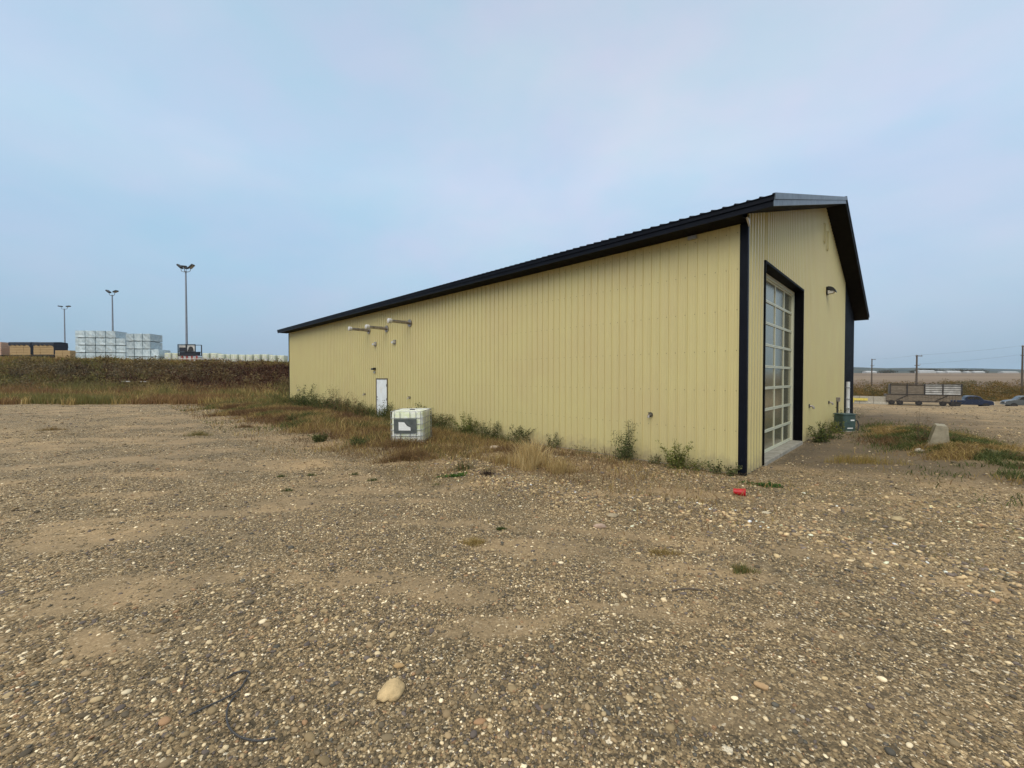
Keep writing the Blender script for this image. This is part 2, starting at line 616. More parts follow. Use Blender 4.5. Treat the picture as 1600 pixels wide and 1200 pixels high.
def pebbles(sc, off):
    v = N(t, 'ShaderNodeTexVoronoi', i_Scale=sc, i_Randomness=1.0)
    mp = N(t, 'ShaderNodeMapping')
    mp.inputs['Location'].default_value = (off, off * 1.7, 0)
    mp.inputs['Scale'].default_value = (1, 1, .3)
    dn = N(t, 'ShaderNodeTexNoise', i_Scale=sc * .7, i_Detail=2.)
    L(t, tc, 'Object', dn, 'Vector')
    va = N(t, 'ShaderNodeVectorMath', operation='SCALE')
    va.inputs['Scale'].default_value = .5 / sc
    L(t, dn, 'Color', va, 0)
    vb = N(t, 'ShaderNodeVectorMath', operation='ADD')
    L(t, tc, 'Object', vb, 0)
    L(t, va, 0, vb, 1)
    L(t, vb, 0, mp, 0)
    L(t, mp, 0, v, 'Vector')
    sp = N(t, 'ShaderNodeSeparateColor')
    L(t, v, 'Color', sp, 0)
    rp = N(t, 'ShaderNodeValToRGB')
    rp.color_ramp.interpolation = 'CONSTANT'
    cols = [(0, (.085, .072, .048)), (.22, (.145, .115, .070)), (.45, (.20, .157, .093)), (.66, (.27, .213, .128)), (.82, (.38, .31, .195)), (.93, (.56, .50, .36)), (.975, (.72, .67, .53))]
    rp.color_ramp.elements[0].color = cols[0][1] + (1,)
    rp.color_ramp.elements[1].position = cols[-1][0]
    rp.color_ramp.elements[1].color = cols[-1][1] + (1,)
    for q, c in cols[1:-1]:
        rp.color_ramp.elements.new(q).color = c + (1,)
    L(t, sp, 0, rp, 0)
    return v, sp, rp
v1, s1, c1 = pebbles(95., 0.)
v2, s2, c2 = pebbles(38., 5.)
v3, s3, c3 = pebbles(15., 9.)
nb = noise(.35, 6., .65)
nf = noise(30., 6., .75)
dirt = mix(rng_(nf.outputs[0], .3, .7), (.175, .133, .078), (.28, .215, .13))
# sparse stones on dirt, dense on gravel
mean = (.20, .168, .118)
col = mix(rng_(s1.outputs[1], .0, .08), dirt, c1.outputs[0])
g2 = rng_(s2.outputs[1], .42, .46)
e2 = rng_(v2.outputs['Distance'], .52, .40)
mu = N(t, 'ShaderNodeMath', operation='MULTIPLY')
t.links.new(g2, mu.inputs[0]); t.links.new(e2, mu.inputs[1])
col = mix(mu.outputs[0], col, c2.outputs[0])
g3 = rng_(s3.outputs[1], .80, .82)
e3 = rng_(v3.outputs['Distance'], .42, .34)
mu3 = N(t, 'ShaderNodeMath', operation='MULTIPLY')
t.links.new(g3, mu3.inputs[0]); t.links.new(e3, mu3.inputs[1])
col = mix(mu3.outputs[0], col, c3.outputs[0])
sandf = attr('sand')
sfac = N(t, 'ShaderNodeMath', operation='MULTIPLY', i_1=.74)
L(t, sandf, 'Fac', sfac, 0)
sandc = mix(rng_(nf.outputs[0], .3, .7), (.225, .172, .104), (.325, .255, .158))
col = mix(sfac.outputs[0], col, sandc)
big = noise(.13, 4., .6)
col = mix(None, col, mix(rng_(big.outputs[0], .35, .65), (.86, .85, .85), (1.10, 1.06, 1.0)), 'MULTIPLY', 1.0)
trk = noise(.9, 5., .65)
col = mix(None, col, mix(rng_(trk.outputs[0], .38, .62), (.98, .93, .88), (1.42, 1.29, 1.16)), 'MULTIPLY', 1.0)
# damp darker tint right of the building
dampf = attr('damp')
col = mix(dampf.outputs['Fac'], col, (.115, .088, .058))
vg = attr('veg')
soil = mix(rng_(noise(3., 6., .7).outputs[0], .35, .65), (.115, .078, .035), (.215, .155, .07))
vgf = N(t, 'ShaderNodeMath', operation='MULTIPLY', i_1=.55)
L(t, vg, 'Fac', vgf, 0)
col = mix(vgf.outputs[0], col, soil)
bk = attr('bank')
bankc = mix(rng_(noise(.5, 6., .7).outputs[0], .38, .62), (.085, .055, .03), (.17, .115, .055))
col = mix(bk.outputs['Fac'], col, bankc)
fd = attr('field')
mpf = N(t, 'ShaderNodeMapping')
mpf.inputs['Scale'].default_value = (.0022, .012, 1)
L(t, tc, 'Object', mpf, 0)
nfld = noise(1.4, 6., .6, mpf)
fieldc = mix(rng_(nfld.outputs[0], .35, .65), (.155, .105, .068), (.27, .20, .13))
col = mix(fd.outputs['Fac'], col, fieldc)
fo = attr('forest')
col = mix(fo.outputs['Fac'], col, mix(rng_(noise(.006, 5., .6).outputs[0], .4, .6), (.03, .045, .04), (.075, .075, .05)))
t.links.new(col, p.inputs['Base Color'])
p.inputs['Roughness'].default_value = .92
p.inputs['Specular IOR Level'].default_value = .2
b1 = N(t, 'ShaderNodeBump', i_Strength=.9, i_Distance=.006, invert=True)
L(t, v1, 'Distance', b1, 'Height')
b2 = N(t, 'ShaderNodeBump', i_Strength=.9, i_Distance=.014, invert=True)
L(t, v2, 'Distance', b2, 'Height')
L(t, b1, 0, b2, 'Normal')
b3 = N(t, 'ShaderNodeBump', i_Strength=.35, i_Distance=.01)
L(t, nf, 0, b3, 'Height')
# flatten the pebble bump on sand
mxn = N(t, 'ShaderNodeMix', data_type='VECTOR')
L(t, sfac, 0, mxn, 0)
L(t, b2, 0, mxn, 4)
L(t, b3, 0, mxn, 5)
L(t, mxn, 1, p, 'Normal')
M['ground'] = m

# ------------------------------------------------------------------ terrain sheet (polar grid round the viewpoint, real heights)
def terrain():
    R = [0.0]
    r = .25
    while r < 5600:
        R.append(r)
        r *= 1.0125 if r < 140 else 1.04
    R = np.array(R[1:])
    az = np.concatenate([np.arange(-64, 64.01, .25), np.arange(68, 293, 4.5)])
    az = np.radians(az)
    n, k = len(az), len(R)
    A, RR = np.meshgrid(az, R)
    X, Y = (RR * np.sin(A)).ravel(), (RR * np.cos(A)).ravel()
    X = np.append(X, 0.)
    Y = np.append(Y, 0.)
    Zz = Hh(X, Y)
    co = np.stack([X, Y, Zz], 1)
    i = np.arange(k - 1)[:, None]
    j = np.arange(n)[None, :]
    j2 = (j + 1) % n
    q = np.stack([i * n + j, (i + 1) * n + j, (i + 1) * n + j2, i * n + j2], -1).reshape(-1, 4)[:, ::-1]
    tri = np.stack([np.full(n, k * n), np.arange(n), (np.arange(n) + 1) % n], 1)[:, ::-1]
    me = bpy.data.meshes.new('ground')
    me.vertices.add(len(co))
    me.vertices.foreach_set('co', co.ravel())
    nl = q.size + tri.size
    me.loops.add(nl)
    me.loops.foreach_set('vertex_index', np.concatenate([q.ravel(), tri.ravel()]).astype(np.int32))
    ls = np.concatenate([np.arange(len(q)) * 4, q.size + np.arange(len(tri)) * 3]).astype(np.int32)
    me.polygons.add(len(ls))
    me.polygons.foreach_set('loop_start', ls)
    me.polygons.foreach_set('use_smooth', np.ones(len(ls), bool))
    me.update(calc_edges=True)
    me.validate()
    q_ = X / np.maximum(Y, 1e-3)
    left = (1 - ss(-.35, .15, q_)) * (Y > 1)
    right = ss(.25, .6, q_) * (Y > 1)
    nn = fbm(X / 5, Y / 5, 71, 3)
    at = {'sand': sand_mask(X, Y), 'veg': np.maximum(veg_mask(X, Y), right * ss(76, 80, Y) * (1 - ss(108, 114, Y))),
          'bank': left * ss(41, 45, Y + (nn - .5) * 5) * (1 - .85 * ss(53, 56, Y)),
          'field': right * ss(108, 114, Y), 'forest': right * ss(1300, 1800, Y)}
    t_, u_ = to_local(X, Y)
    at['damp'] = np.clip(.95 * (1 - ss(2.5, 6.5, -u_)) * ss(0.0, .3, -u_) * ss(1, 3, t_) * (1 - ss(18, 26, t_)) * (.4 + fbm(X / .8, Y / .8, 77, 3)), 0, .7)
    for nme, v in at.items():
        a_ = me.attributes.new(nme, 'FLOAT', 'POINT')
        a_.data.foreach_set('value', v.astype(np.float32))
    me.materials.append(M['ground'])
    o = bpy.data.objects.new('ground', me)
    COL.objects.link(o)
    tag(o, 'gravel yard falling away to brown fields and a distant ridge', 'ground', kind='structure')
    return o


terrain()


def raw_mesh(name, co, quads, tris, colr, material, smooth=False, parent=None):
    me = bpy.data.meshes.new(name)
    me.vertices.add(len(co))
    me.vertices.foreach_set('co', np.ascontiguousarray(co, dtype=np.float32).ravel())
    parts, ls, off = [], [], 0
    for f, n in ((quads, 4), (tris, 3)):
        if f is not None and len(f):
            parts.append(f.ravel())
            ls.append(off + np.arange(len(f)) * n)
            off += f.size
    idx = np.concatenate(parts).astype(np.int32)
    ls = np.concatenate(ls).astype(np.int32)
    me.loops.add(len(idx))
    me.loops.foreach_set('vertex_index', idx)
    me.polygons.add(len(ls))
    me.polygons.foreach_set('loop_start', ls)
    me.polygons.foreach_set('use_smooth', np.full(len(ls), smooth))
    me.update(calc_edges=True)
    ca = me.attributes.new('Col', 'FLOAT_COLOR', 'POINT')
    c4 = np.ones((len(co), 4), np.float32)
    c4[:, :3] = colr
    ca.data.foreach_set('color', c4.ravel())
    me.materials.append(material)
    o = bpy.data.objects.new(name, me)
    COL.objects.link(o)
    if parent is not None:
        o.parent = parent
    return o


# ------------------------------------------------------------------ loose gravel (real stones)
import bmesh
def ico(sub):
    bm = bmesh.new()
    bmesh.ops.create_icosphere(bm, subdivisions=sub, radius=1)
    v = np.array([p.co[:] for p in bm.verts])
    f = np.array([[q.index for q in fa.verts] for fa in bm.faces])
    bm.free()
    return v, f


PAL = np.array([(.085, .078, .065), (.12, .105, .080), (.155, .135, .100), (.19, .160, .115), (.22, .185, .125), (.26, .215, .150),
                (.31, .265, .185), (.40, .345, .24), (.52, .475, .37), (.70, .67, .57), (.24, .165, .11), (.13, .12, .115), (.10, .105, .095)])
PW = np.array([10, 12, 13, 12, 11, 10, 9, 7, 5.2, 3.6, 4, 8, 3.], float)
PW /= PW.sum()
PAL = PAL * np.array([1.33, 1.14, .88])
PAL[11:] = PAL[11:] * np.array([.85, .85, .95])


def stones(P, size, sub, flat=.55):
    """P (n,2) positions, size (n) radius; returns verts, tris, colours"""
    bv, bf = ico(sub)
    n = len(P)
    nv = len(bv)
    V = np.repeat(bv[None], n, 0)
    V = V * (1 + (rng.random((n, nv, 1)) - .5) * (.42 if sub == 1 else .20))
    sc = np.stack([1 + rng.random(n) * .55, .75 + rng.random(n) * .4, flat * (.6 + rng.random(n) * .7)], 1)
    V *= sc[:, None, :] * size[:, None, None]
    a = rng.random(n) * 2 * np.pi
    tl = rng.normal(0, .22, n)
    ct, st = np.cos(tl), np.sin(tl)
    x = V[..., 0] * ct[:, None] - V[..., 2] * st[:, None]
    z = V[..., 0] * st[:, None] + V[..., 2] * ct[:, None]
    y = V[..., 1]
    ca, sa = np.cos(a)[:, None], np.sin(a)[:, None]
    X = x * ca - y * sa + P[:, :1]
    Y = x * sa + y * ca + P[:, 1:2]
    Zc = Hh(P[:, 0], P[:, 1]) + size * sc[:, 2] * (rng.random(n) * .5 + .05)
    Zz = z + Zc[:, None]
    co = np.stack([X, Y, Zz], -1).reshape(-1, 3)
    f = (bf[None] + (np.arange(n) * nv)[:, None, None]).reshape(-1, 3)
    ci = rng.choice(len(PAL), n, p=PW)
    big_pale = (size > .02) & (ci >= 8) & (ci <= 9) & (rng.random(n) < .8)
    ci[big_pale] = rng.integers(2, 7, big_pale.sum())
    c = PAL[ci] * (.72 + .5 * rng.random((n, 1)))
    c = np.repeat(c, nv, 0)
    return co, f, c


def scatter(r0, r1, dens, half=60):
    area = math.radians(half) * (r1 * r1 - r0 * r0)
    n = int(area * dens)
    r = np.sqrt(rng.random(n) * (r1 * r1 - r0 * r0) + r0 * r0)
    a = (rng.random(n) * 2 - 1) * math.radians(half)
    return np.stack([r * np.sin(a), r * np.cos(a)], 1)


def keep(P, veg=.6):
    x, y = P[:, 0], P[:, 1]
    t, u = to_local(x, y)
    inside = (t > -.02) & (t < WID) & (u > -.02) & (u < LEN)
    inside |= (t > 1.4) & (t < 6.2) & (u > -.3) & (u < 1)
    cl = -.15 + 2.0 * fbm(x / .8, y / .55, 81, 4)
    pr = (1 - .72 * sand_mask(x, y)) * (1 - veg * veg_mask(x, y)) * np.clip(cl, .25, 1)
    return P[(rng.random(len(P)) < pr) & ~inside]


VV, FF, CC = [], [], []
base = 0
for (r0, r1, dens, smin, smax, sub, hw) in ((1.3, 3.4, 3800, .0035, .0085, 1, 60), (1.3, 3.6, 900, .0075, .014, 1, 60), (1.3, 4.6, 60, .013, .024, 2, 60),
                                            (3.4, 6.5, 1500, .005, .0105, 1, 57), (3.6, 6.5, 240, .010, .018, 1, 57), (4.6, 8.0, 24, .015, .027, 2, 57),
                                            (6.5, 12.5, 430, .008, .016, 1, 55), (6.5, 12.5, 45, .015, .028, 1, 55),
                                            (12.5, 24, 75, .012, .026, 1, 54), (8, 24, 4.0, .025, .045, 1, 54), (24, 46, 9, .02, .05, 1, 53)):
    P = keep(scatter(r0, r1, dens, hw))
    if r0 > 20:
        P = P[P[:, 1] < 60]
    s = smin + (smax - smin) * rng.random(len(P)) ** 1.8
    v, f, c = stones(P, s, sub)
    VV.append(v); FF.append(f + base); CC.append(c)
    base += len(v)
# stonier windrow beside the wall
n = 17000
u = rng.random(n) * 11 - 4
o_ = np.where(rng.random(n) < .62, rng.normal(4.3, .45, n) + .25 * np.sin(u * .9), np.abs(rng.normal(1.2, .7, n)) + .1)
P = np.stack([CX + u * wx - o_ * gx, CY + u * wy - o_ * gy], 1)
P = P[rng.random(n) < np.clip(2.4 * fbm(u / .8, o_ / .35, 83, 3) - .55, 0, 1) * (1 - .7 * ss(4, 7, u))]
s = .011 + .022 * rng.random(len(P)) ** 2.5
v, f, c = stones(P, s, 1)
VV.append(v); FF.append(f + base); CC.append(np.clip(c * (1.0 + .55 * (rng.random(len(c) // 12).repeat(12)[:, None])), 0, .8))
g = raw_mesh('gravel', np.concatenate(VV), None, np.concatenate(FF), np.concatenate(CC), M['stone'], True)
tag(g, 'loose mixed grey, tan and white gravel covering the yard', 'gravel', kind='stuff')
print('stones tris', sum(len(f) for f in FF))


# ------------------------------------------------------------------ individual rocks
def gpt(px, py, z=-.33):
    """ground point seen at a photo pixel (used once, to read positions off the photograph)"""
    a, b = (px - 800) / 633.6, (600 - py) / 633.6
    c, s = math.cos(.0164), math.sin(.0164)
    d = (a, c + b * s, -s + b * c)
    for _ in range(5):
        k = (z - 1.7) / d[2]
        x, y = k * d[0], k * d[1]
        z = Z(x, y)
    return x, y


def rock(x, y, size, col, label, seed, flat=.5, rz=0., name='rock', sc=(1.35, .85), sink=.25, group=None):
    r_ = random.Random(seed)
    bm = bmesh.new()
    bmesh.ops.create_icosphere(bm, subdivisions=3, radius=1)
    for v in bm.verts:
        c = v.co
        k = 1 + .42 * (float(fbm(np.array([c.x * 1.3 + seed]), np.array([c.y * 1.3 + c.z]), seed, 3)[0]) - .5) * 2
        v.co = Vector((c.x * sc[0] * k, c.y * sc[1] * k, c.z * flat * k)) * size
    me = bpy.data.meshes.new(name)
    bm.to_mesh(me)
    bm.free()
    me.polygons.foreach_set('use_smooth', [True] * len(me.polygons))
    me.materials.append(mat(name + '_stone', col, .8, 0, .22, 14 / max(size * 8, 1), .5, 60))
    o = bpy.data.objects.new(name, me)
    COL.objects.link(o)
    o.location = (x, y, Z(x, y) + size * flat * (1 - 2 * sink))
    o.rotation_euler = (0, 0, rz)
    return tag(o, label, 'rock')


rock(-.655, 2.16, .066, (.56, .40, .20), 'largest rock in the foreground gravel, smooth and orange-tan', 23, .45, math.radians(72), sc=(1.3, .85))
rock(-.665, 2.36, .024, (.42, .27, .12), 'small rust-orange pebble just beyond the big orange-tan rock', 2)
rock(*gpt(937, 824), .055, (.42, .30, .22), 'rounded pinkish rock beside a tan grass tuft in front of the long wall', 3, .6)
rock(*gpt(957, 807), .065, (.34, .27, .17), 'flat tan rock just beyond the rounded pinkish rock', 4, .4)
rock(-3.95, 9.0, .0, (.4, .34, .25), 'x', 5) if False else None
rock(*gpt(1404, 812), .075, (.42, .32, .17), 'flat yellowish rock in the thin weeds right of the red cup', 6, .3, .3)
rock(*gpt(772, 700), .11, (.42, .33, .24), 'tan rock on the stony mound between the tank and the dry grass', 7, .45, .2)
rock(*gpt(1196, 803), .05, (.50, .42, .29), 'pale flat stone on the gravel just right of the red cup', 8, .35)
rock(*gpt(1190, 1074), .026, (.44, .28, .14), 'rusty orange stone in the gravel at lower right', 9, .5, -.6)

# ------------------------------------------------------------------ grass generator
def blades(name, P, H_, W__, lean, colr, parent=None, zoff=None, local=None):
    n = len(P)
    a = rng.random(n) * np.pi
    dx, dy = np.cos(a) * W__ / 2, np.sin(a) * W__ / 2
    z0 = (Hh(P[:, 0], P[:, 1]) if zoff is None else zoff) - .02
    b = np.stack([P[:, 0], P[:, 1], z0], 1)
    la = rng.random(n) * 2 * np.pi
    lx, ly = np.cos(la) * lean * H_, np.sin(la) * lean * H_
    s = np.stack([dx, dy, np.zeros(n)], 1)
    m1 = b + np.stack([lx * .3, ly * .3, H_ * .55], 1)
    tp = b + np.stack([lx, ly, H_ * np.sqrt(np.clip(1 - lean ** 2 * .5, .3, 1))], 1)
    co = np.stack([b - s, b + s, m1 + s * .75, m1 - s * .75, tp], 1).reshape(-1, 3)
    if local is not None:
        co = co - np.array(local)
    k = np.arange(n)[:, None] * 5
    q = k + np.array([[0, 1, 2, 3]])
    t3 = k + np.array([[3, 2, 4]])
    cc = np.repeat(colr, 5, 0)
    return raw_mesh(name, co, q, t3, cc, M['blade'], False, parent)


def leafcloud(P, size, colr, up=.3):
    """diamond leaves; P (n,3)"""
    n = len(P)
    d = rng.normal(0, 1, (n, 3))
    d[:, 2] = np.abs(d[:, 2]) * up
    d /= np.linalg.norm(d, axis=1)[:, None]
    e = np.cross(d, rng.normal(0, 1, (n, 3)))
    e /= np.linalg.norm(e, axis=1)[:, None] + 1e-9
    s = size[:, None]
    co = np.stack([P - d * s * .2, P + d * s * .4 + e * s * .32, P + d * s, P + d * s * .4 - e * s * .32], 1).reshape(-1, 3)
    q = np.arange(n)[:, None] * 4 + np.array([[0, 1, 2, 3]])
    return co, q, np.repeat(colr, 4, 0)


def colmix(n, pal, w=None, var=.25):
    pal = np.array(pal)
    w = np.array(w, float) if w is not None else np.ones(len(pal))
    return pal[rng.choice(len(pal), n, p=w / w.sum())] * (1 - var + 2 * var * rng.random((n, 1)))


GOLD = [(.42, .30, .11), (.33, .235, .085), (.26, .18, .065), (.48, .36, .16)]
BRWN = [(.20, .115, .055), (.15, .085, .04), (.25, .16, .075), (.13, .075, .04)]
GREEN = [(.085, .11, .032), (.06, .08, .025), (.12, .14, .045), (.17, .165, .06)]
RED = [(.085, .038, .022), (.11, .052, .028), (.065, .03, .02), (.13, .075, .035)]

# far golden grass at the foot of the bank
n = 62000
X = -72 + rng.random(n) * 74
Y = 29 + rng.random(n) ** 1.1 * 17
P = np.stack([X, Y], 1)
t_, u_ = to_local(X, Y)
ok = (veg_mask(X, Y) > .5) & ~((t_ > -.05) & (u_ < LEN + .1)) & (X / Y < -.38) & (X / Y > -1.55)
P = P[ok]
nz_ = fbm(P[:, 0] / 4, P[:, 1] / 3, 91, 3)
c = colmix(len(P), GOLD + [(.17, .13, .045)] + BRWN[2:3], [3, 4, 4, 1, 2, 1], .18)
gm = (nz_ > .56)
c[gm] = colmix(gm.sum(), [(.15, .14, .045), (.20, .16, .055)], None, .15)
gm = (nz_ < .42)
c[gm] = colmix(gm.sum(), [(.20, .11, .05), (.24, .15, .06)], None, .2)
gr = (P[:, 0] > -24) & (P[:, 1] > 34) & (rng.random(len(P)) < .5)
c[gr] = colmix(gr.sum(), GREEN, None) * 1.1
Hh_ = (.35 + .45 * rng.random(len(P))) * (.7 + .6 * nz_) * (1 + .9 * ss(37, 43, P[:, 1]))
c = c * 1.15
tag(blades('dry_grass', P, Hh_, .035 + .03 * rng.random(len(P)), .15 + .35 * rng.random(len(P)), c),
    'tall golden dry grass between the gravel pad and the dark bank', 'grass', kind='stuff')

# weeds on the bank: bushy mass of small leaves with stalks standing out of it
def bankcol(X, Y, n):
    nz_ = fbm(X / 6, Y / 2.2, 95, 4)
    n2 = fbm(X / 2.2, Y / 1.1, 97, 4)
    lr = ss(-62, -30, X + (nz_ - .5) * 60)
    c = colmix(n, [(.19, .145, .082), (.16, .115, .062), (.21, .165, .085), (.145, .12, .08)], None, .18)
    m = rng.random(n) < lr
    c[m] = colmix(m.sum(), RED[:3] + [(.13, .075, .042)], None, .15)
    m = (nz_ > .53) & (rng.random(n) < .85) & (lr < .8)
    c[m] = colmix(m.sum(), [(.19, .165, .055), (.23, .18, .065), (.16, .145, .055)], None, .15)
    m = (n2 > .60)
    c[m] = colmix(m.sum(), [(.20, .14, .06), (.16, .11, .05)], None, .2)
    m = (n2 < .38)
    c[m] = c[m] * .62
    m = (Y > 53.2 + (n2 - .5) * 3)
    c[m] = colmix(m.sum(), [(.22, .15, .05), (.26, .19, .06), (.17, .15, .04), (.20, .11, .05)], None, .2)
    return c, nz_, n2


n = 150000
X = -95 + rng.random(n) * 97
Y = 42.5 + rng.random(n) * 14.5
k = (X / Y < -.30) & (X / Y > -1.6)
X, Y = X[k], Y[k]
n = len(X)
c, nz_, n2 = bankcol(X, Y, n)
top = (.15 + 1.0 * ss(.35, .65, n2)) * np.where(Y > 53.5, .5, 1)
zz = Hh(X, Y) + top * rng.random(n)
co, q, cc = leafcloud(np.stack([X, Y, zz], 1), .10 + .16 * rng.random(n), c, .6)
tag(raw_mesh('bank_weeds', co, q, None, cc, M['blade']), 'dark reddish brown weeds covering the long earth bank', 'weeds', kind='stuff')
n = 26000
X = -95 + rng.random(n) * 97
Y = 43 + rng.random(n) * 14
k = (X / Y < -.30) & (X / Y > -1.6)
X, Y = X[k], Y[k]
c, nz_, n2 = bankcol(X, Y, len(X))
tag(blades('bank_stalks', np.stack([X, Y], 1), (.4 + .7 * rng.random(len(X))) * (.5 + n2) * np.where(Y > 53.5, 1.0, 1), .04 + .04 * rng.random(len(X)), .3 + .6 * rng.random(len(X)), c * 1.25),
    'taller brown and straw stalks standing out of the bank weeds', 'weeds', kind='stuff')

# weeds strip beside the long wall and on the mound at the right
def strip():
    n = 190000
    u = rng.random(n) * 36 - 1.5
    o = rng.random(n) ** .9 * 6.9 + .03
    X, Y = CX + u * wx - o * gx, CY + u * wy - o * gy
    vm = veg_mask(X, Y)
    cl = fbm(X / .55, Y / .55, 101, 3)
    pr = np.clip(vm * 1.9 * (.34 + .60 * ss(2, 6, u)) * (1 - .55 * ss(2.0, 3.6, o) * (1 - ss(16, 24, u))) * (.25 + .75 * ss(.38, .55, fbm(X / .9, Y / .7, 107, 3))) * ss(.36 - .22 * ss(2, 10, u), .56 - .2 * ss(2, 10, u), cl) + .03, 0, 1)
    near_wall = (o < .5) & (u > .3)
    pr = np.where(near_wall, np.maximum(pr, .30 * ss(.42, .6, vn(X / .35, Y / .35, 5))), pr)
    k = rng.random(n) < pr
    X, Y, u, o, cl = X[k], Y[k], u[k], o[k], cl[k]
    n = len(X)
    big = fbm(X / 1.6, Y / 1.6, 105, 3)
    c = colmix(n, GOLD + BRWN, [4, 4, 3, 2.6, 2.4, 1.4, 3, .8])
    g1 = ((big > .60) & (rng.random(n) < .25 + .75 * ss(9, 16, u))) | ((o < .9) & (rng.random(n) < .8))
    c[g1] = colmix(g1.sum(), GREEN + GOLD[1:2], [3, 3, 3, 2, 1])
    g2 = (big < .40) & ~g1
    c[g2] = colmix(g2.sum(), BRWN + RED[3:], None)
    hgt = (.07 + .18 * rng.random(n)) * (.7 + 1.2 * ss(3, 14, u)) * (.6 + .8 * cl)
    hgt = np.where((o < .7), hgt * (1.0 + .9 * ss(9, 16, u)), hgt)
    hgt *= (1 - .5 * ss(3.5, 5.6, o))
    return np.stack([X, Y], 1), hgt, c, u


P, hgt, c, u_ = strip()
tag(blades('weeds', P, hgt, .006 + .010 * rng.random(len(P)) + .008 * ss(6, 20, u_), .25 + .6 * rng.random(len(P)), c),
    'patchy brown, golden and green weeds along the foot of the long wall', 'weeds', kind='stuff')

# tangled leafy understory right at the foot of the long wall
n = 46000
u = .3 + rng.random(n) * 31
o_ = np.abs(rng.normal(.12, .30, n)) + .06
X, Y = CX + u * wx - o_ * gx, CY + u * wy - o_ * gy
cl = fbm(u / .55, u * 0 + 3.3, 141, 3)
env = ss(.38, .66, cl) * (.25 + .75 * ss(3.2, 6.5, u)) * (1 - .55 * ss(0, 1, np.abs(u - 4.0) < .9))
k = (rng.random(n) < env * 1.25) & ~((u > 15.9) & (u < 17.2) & (rng.random(n) < .8))
X, Y, u, o_, cl, env = X[k], Y[k], u[k], o_[k], cl[k], env[k]
n = len(X)
top = (.14 + .55 * env + .25 * ss(10, 18, u)) * np.clip(1.1 - o_ * .8, .3, 1)
zz = Hh(X, Y) + top * rng.random(n) ** .8
c = colmix(n, [(.075, .10, .03), (.055, .075, .024), (.105, .125, .042), (.14, .14, .055), (.17, .11, .05), (.22, .16, .07)], [3, 3, 3, 2, 1.4, 1], .25)
co, q, cc = leafcloud(np.stack([X, Y, zz], 1), (.02 + .022 * rng.random(n)) * (1 + .6 * ss(8, 20, u)), c, .7)
tag(raw_mesh('leafy_weeds', co, q, None, cc, M['blade']), 'tangled dark leafy weeds massed at the very foot of the long wall', 'weeds', kind='stuff')

# loose litter of brown stalks lying about in the strip
n = 9000
u = rng.random(n) * 20 - 1
o_ = rng.random(n) * 5.5 + .1
X, Y = CX + u * wx - o_ * gx, CY + u * wy - o_ * gy
k = rng.random(n) < .3 + .7 * veg_mask(X, Y)
X, Y = X[k], Y[k]
tag(blades('plant_litter', np.stack([X, Y], 1), .10 + .22 * rng.random(len(X)), .005 + .006 * rng.random(len(X)), 1.5 + .8 * rng.random(len(X)), colmix(len(X), BRWN + GOLD[1:3], None),
           ), 'dead stalks and litter lying in the weed strip', 'plant litter', kind='stuff')

n = 42000
ang = math.radians(58)
a_, b_ = rng.normal(0, 2.9, n), rng.normal(0, .70, n)
X = 12.7 + a_ * math.cos(ang) - b_ * math.sin(ang)
Y = 11.9 + a_ * math.sin(ang) + b_ * math.cos(ang)
cl = fbm(X / .6, Y / .6, 111, 3)
k = (rng.random(n) < ss(.36, .55, cl)) & (Y > 5.2)
t_, u__ = to_local(X, Y)
k &= (u__ < -.9)
X, Y, cl = X[k], Y[k], cl[k]
big = fbm(X / 1.3, Y / 1.3, 117, 3)
c = colmix(len(X), GREEN, None)
g1 = big > .60
c[g1] = colmix(g1.sum(), GOLD[:3] + BRWN[2:3], None)
g1 = big < .33
c[g1] = colmix(g1.sum(), BRWN + GREEN[1:2], None)
tag(blades('mound_weeds', np.stack([X, Y], 1), .05 + .16 * rng.random(len(X)) * (.5 + cl), .008 + .012 * rng.random(len(X)), .4 + .6 * rng.random(len(X)), c),
    'low green and straw coloured weeds on the mound round the concrete barrier', 'weeds', kind='stuff')

# low thin weeds spread on the gravel right of the corner
n = 60000
X = 3.2 + rng.random(n) * 11
Y = 3.6 + rng.random(n) * 6.6
cl = fbm(X / .9, Y / .6, 121, 4)
t_, u__ = to_local(X, Y)
k = (rng.random(n) < .7 * ss(.47, .62, cl)) & (u__ < -.4)
X, Y = X[k], Y[k]
tag(blades('sparse_grass', np.stack([X, Y], 1), .02 + .05 * rng.random(len(X)), .004 + .005 * rng.random(len(X)), .5 + .6 * rng.random(len(X)),
           colmix(len(X), GOLD[1:3] + BRWN[2:3] + GREEN[2:], None)),
    'thin low dry grass scattered over the gravel right of the black corner post', 'grass', kind='stuff')


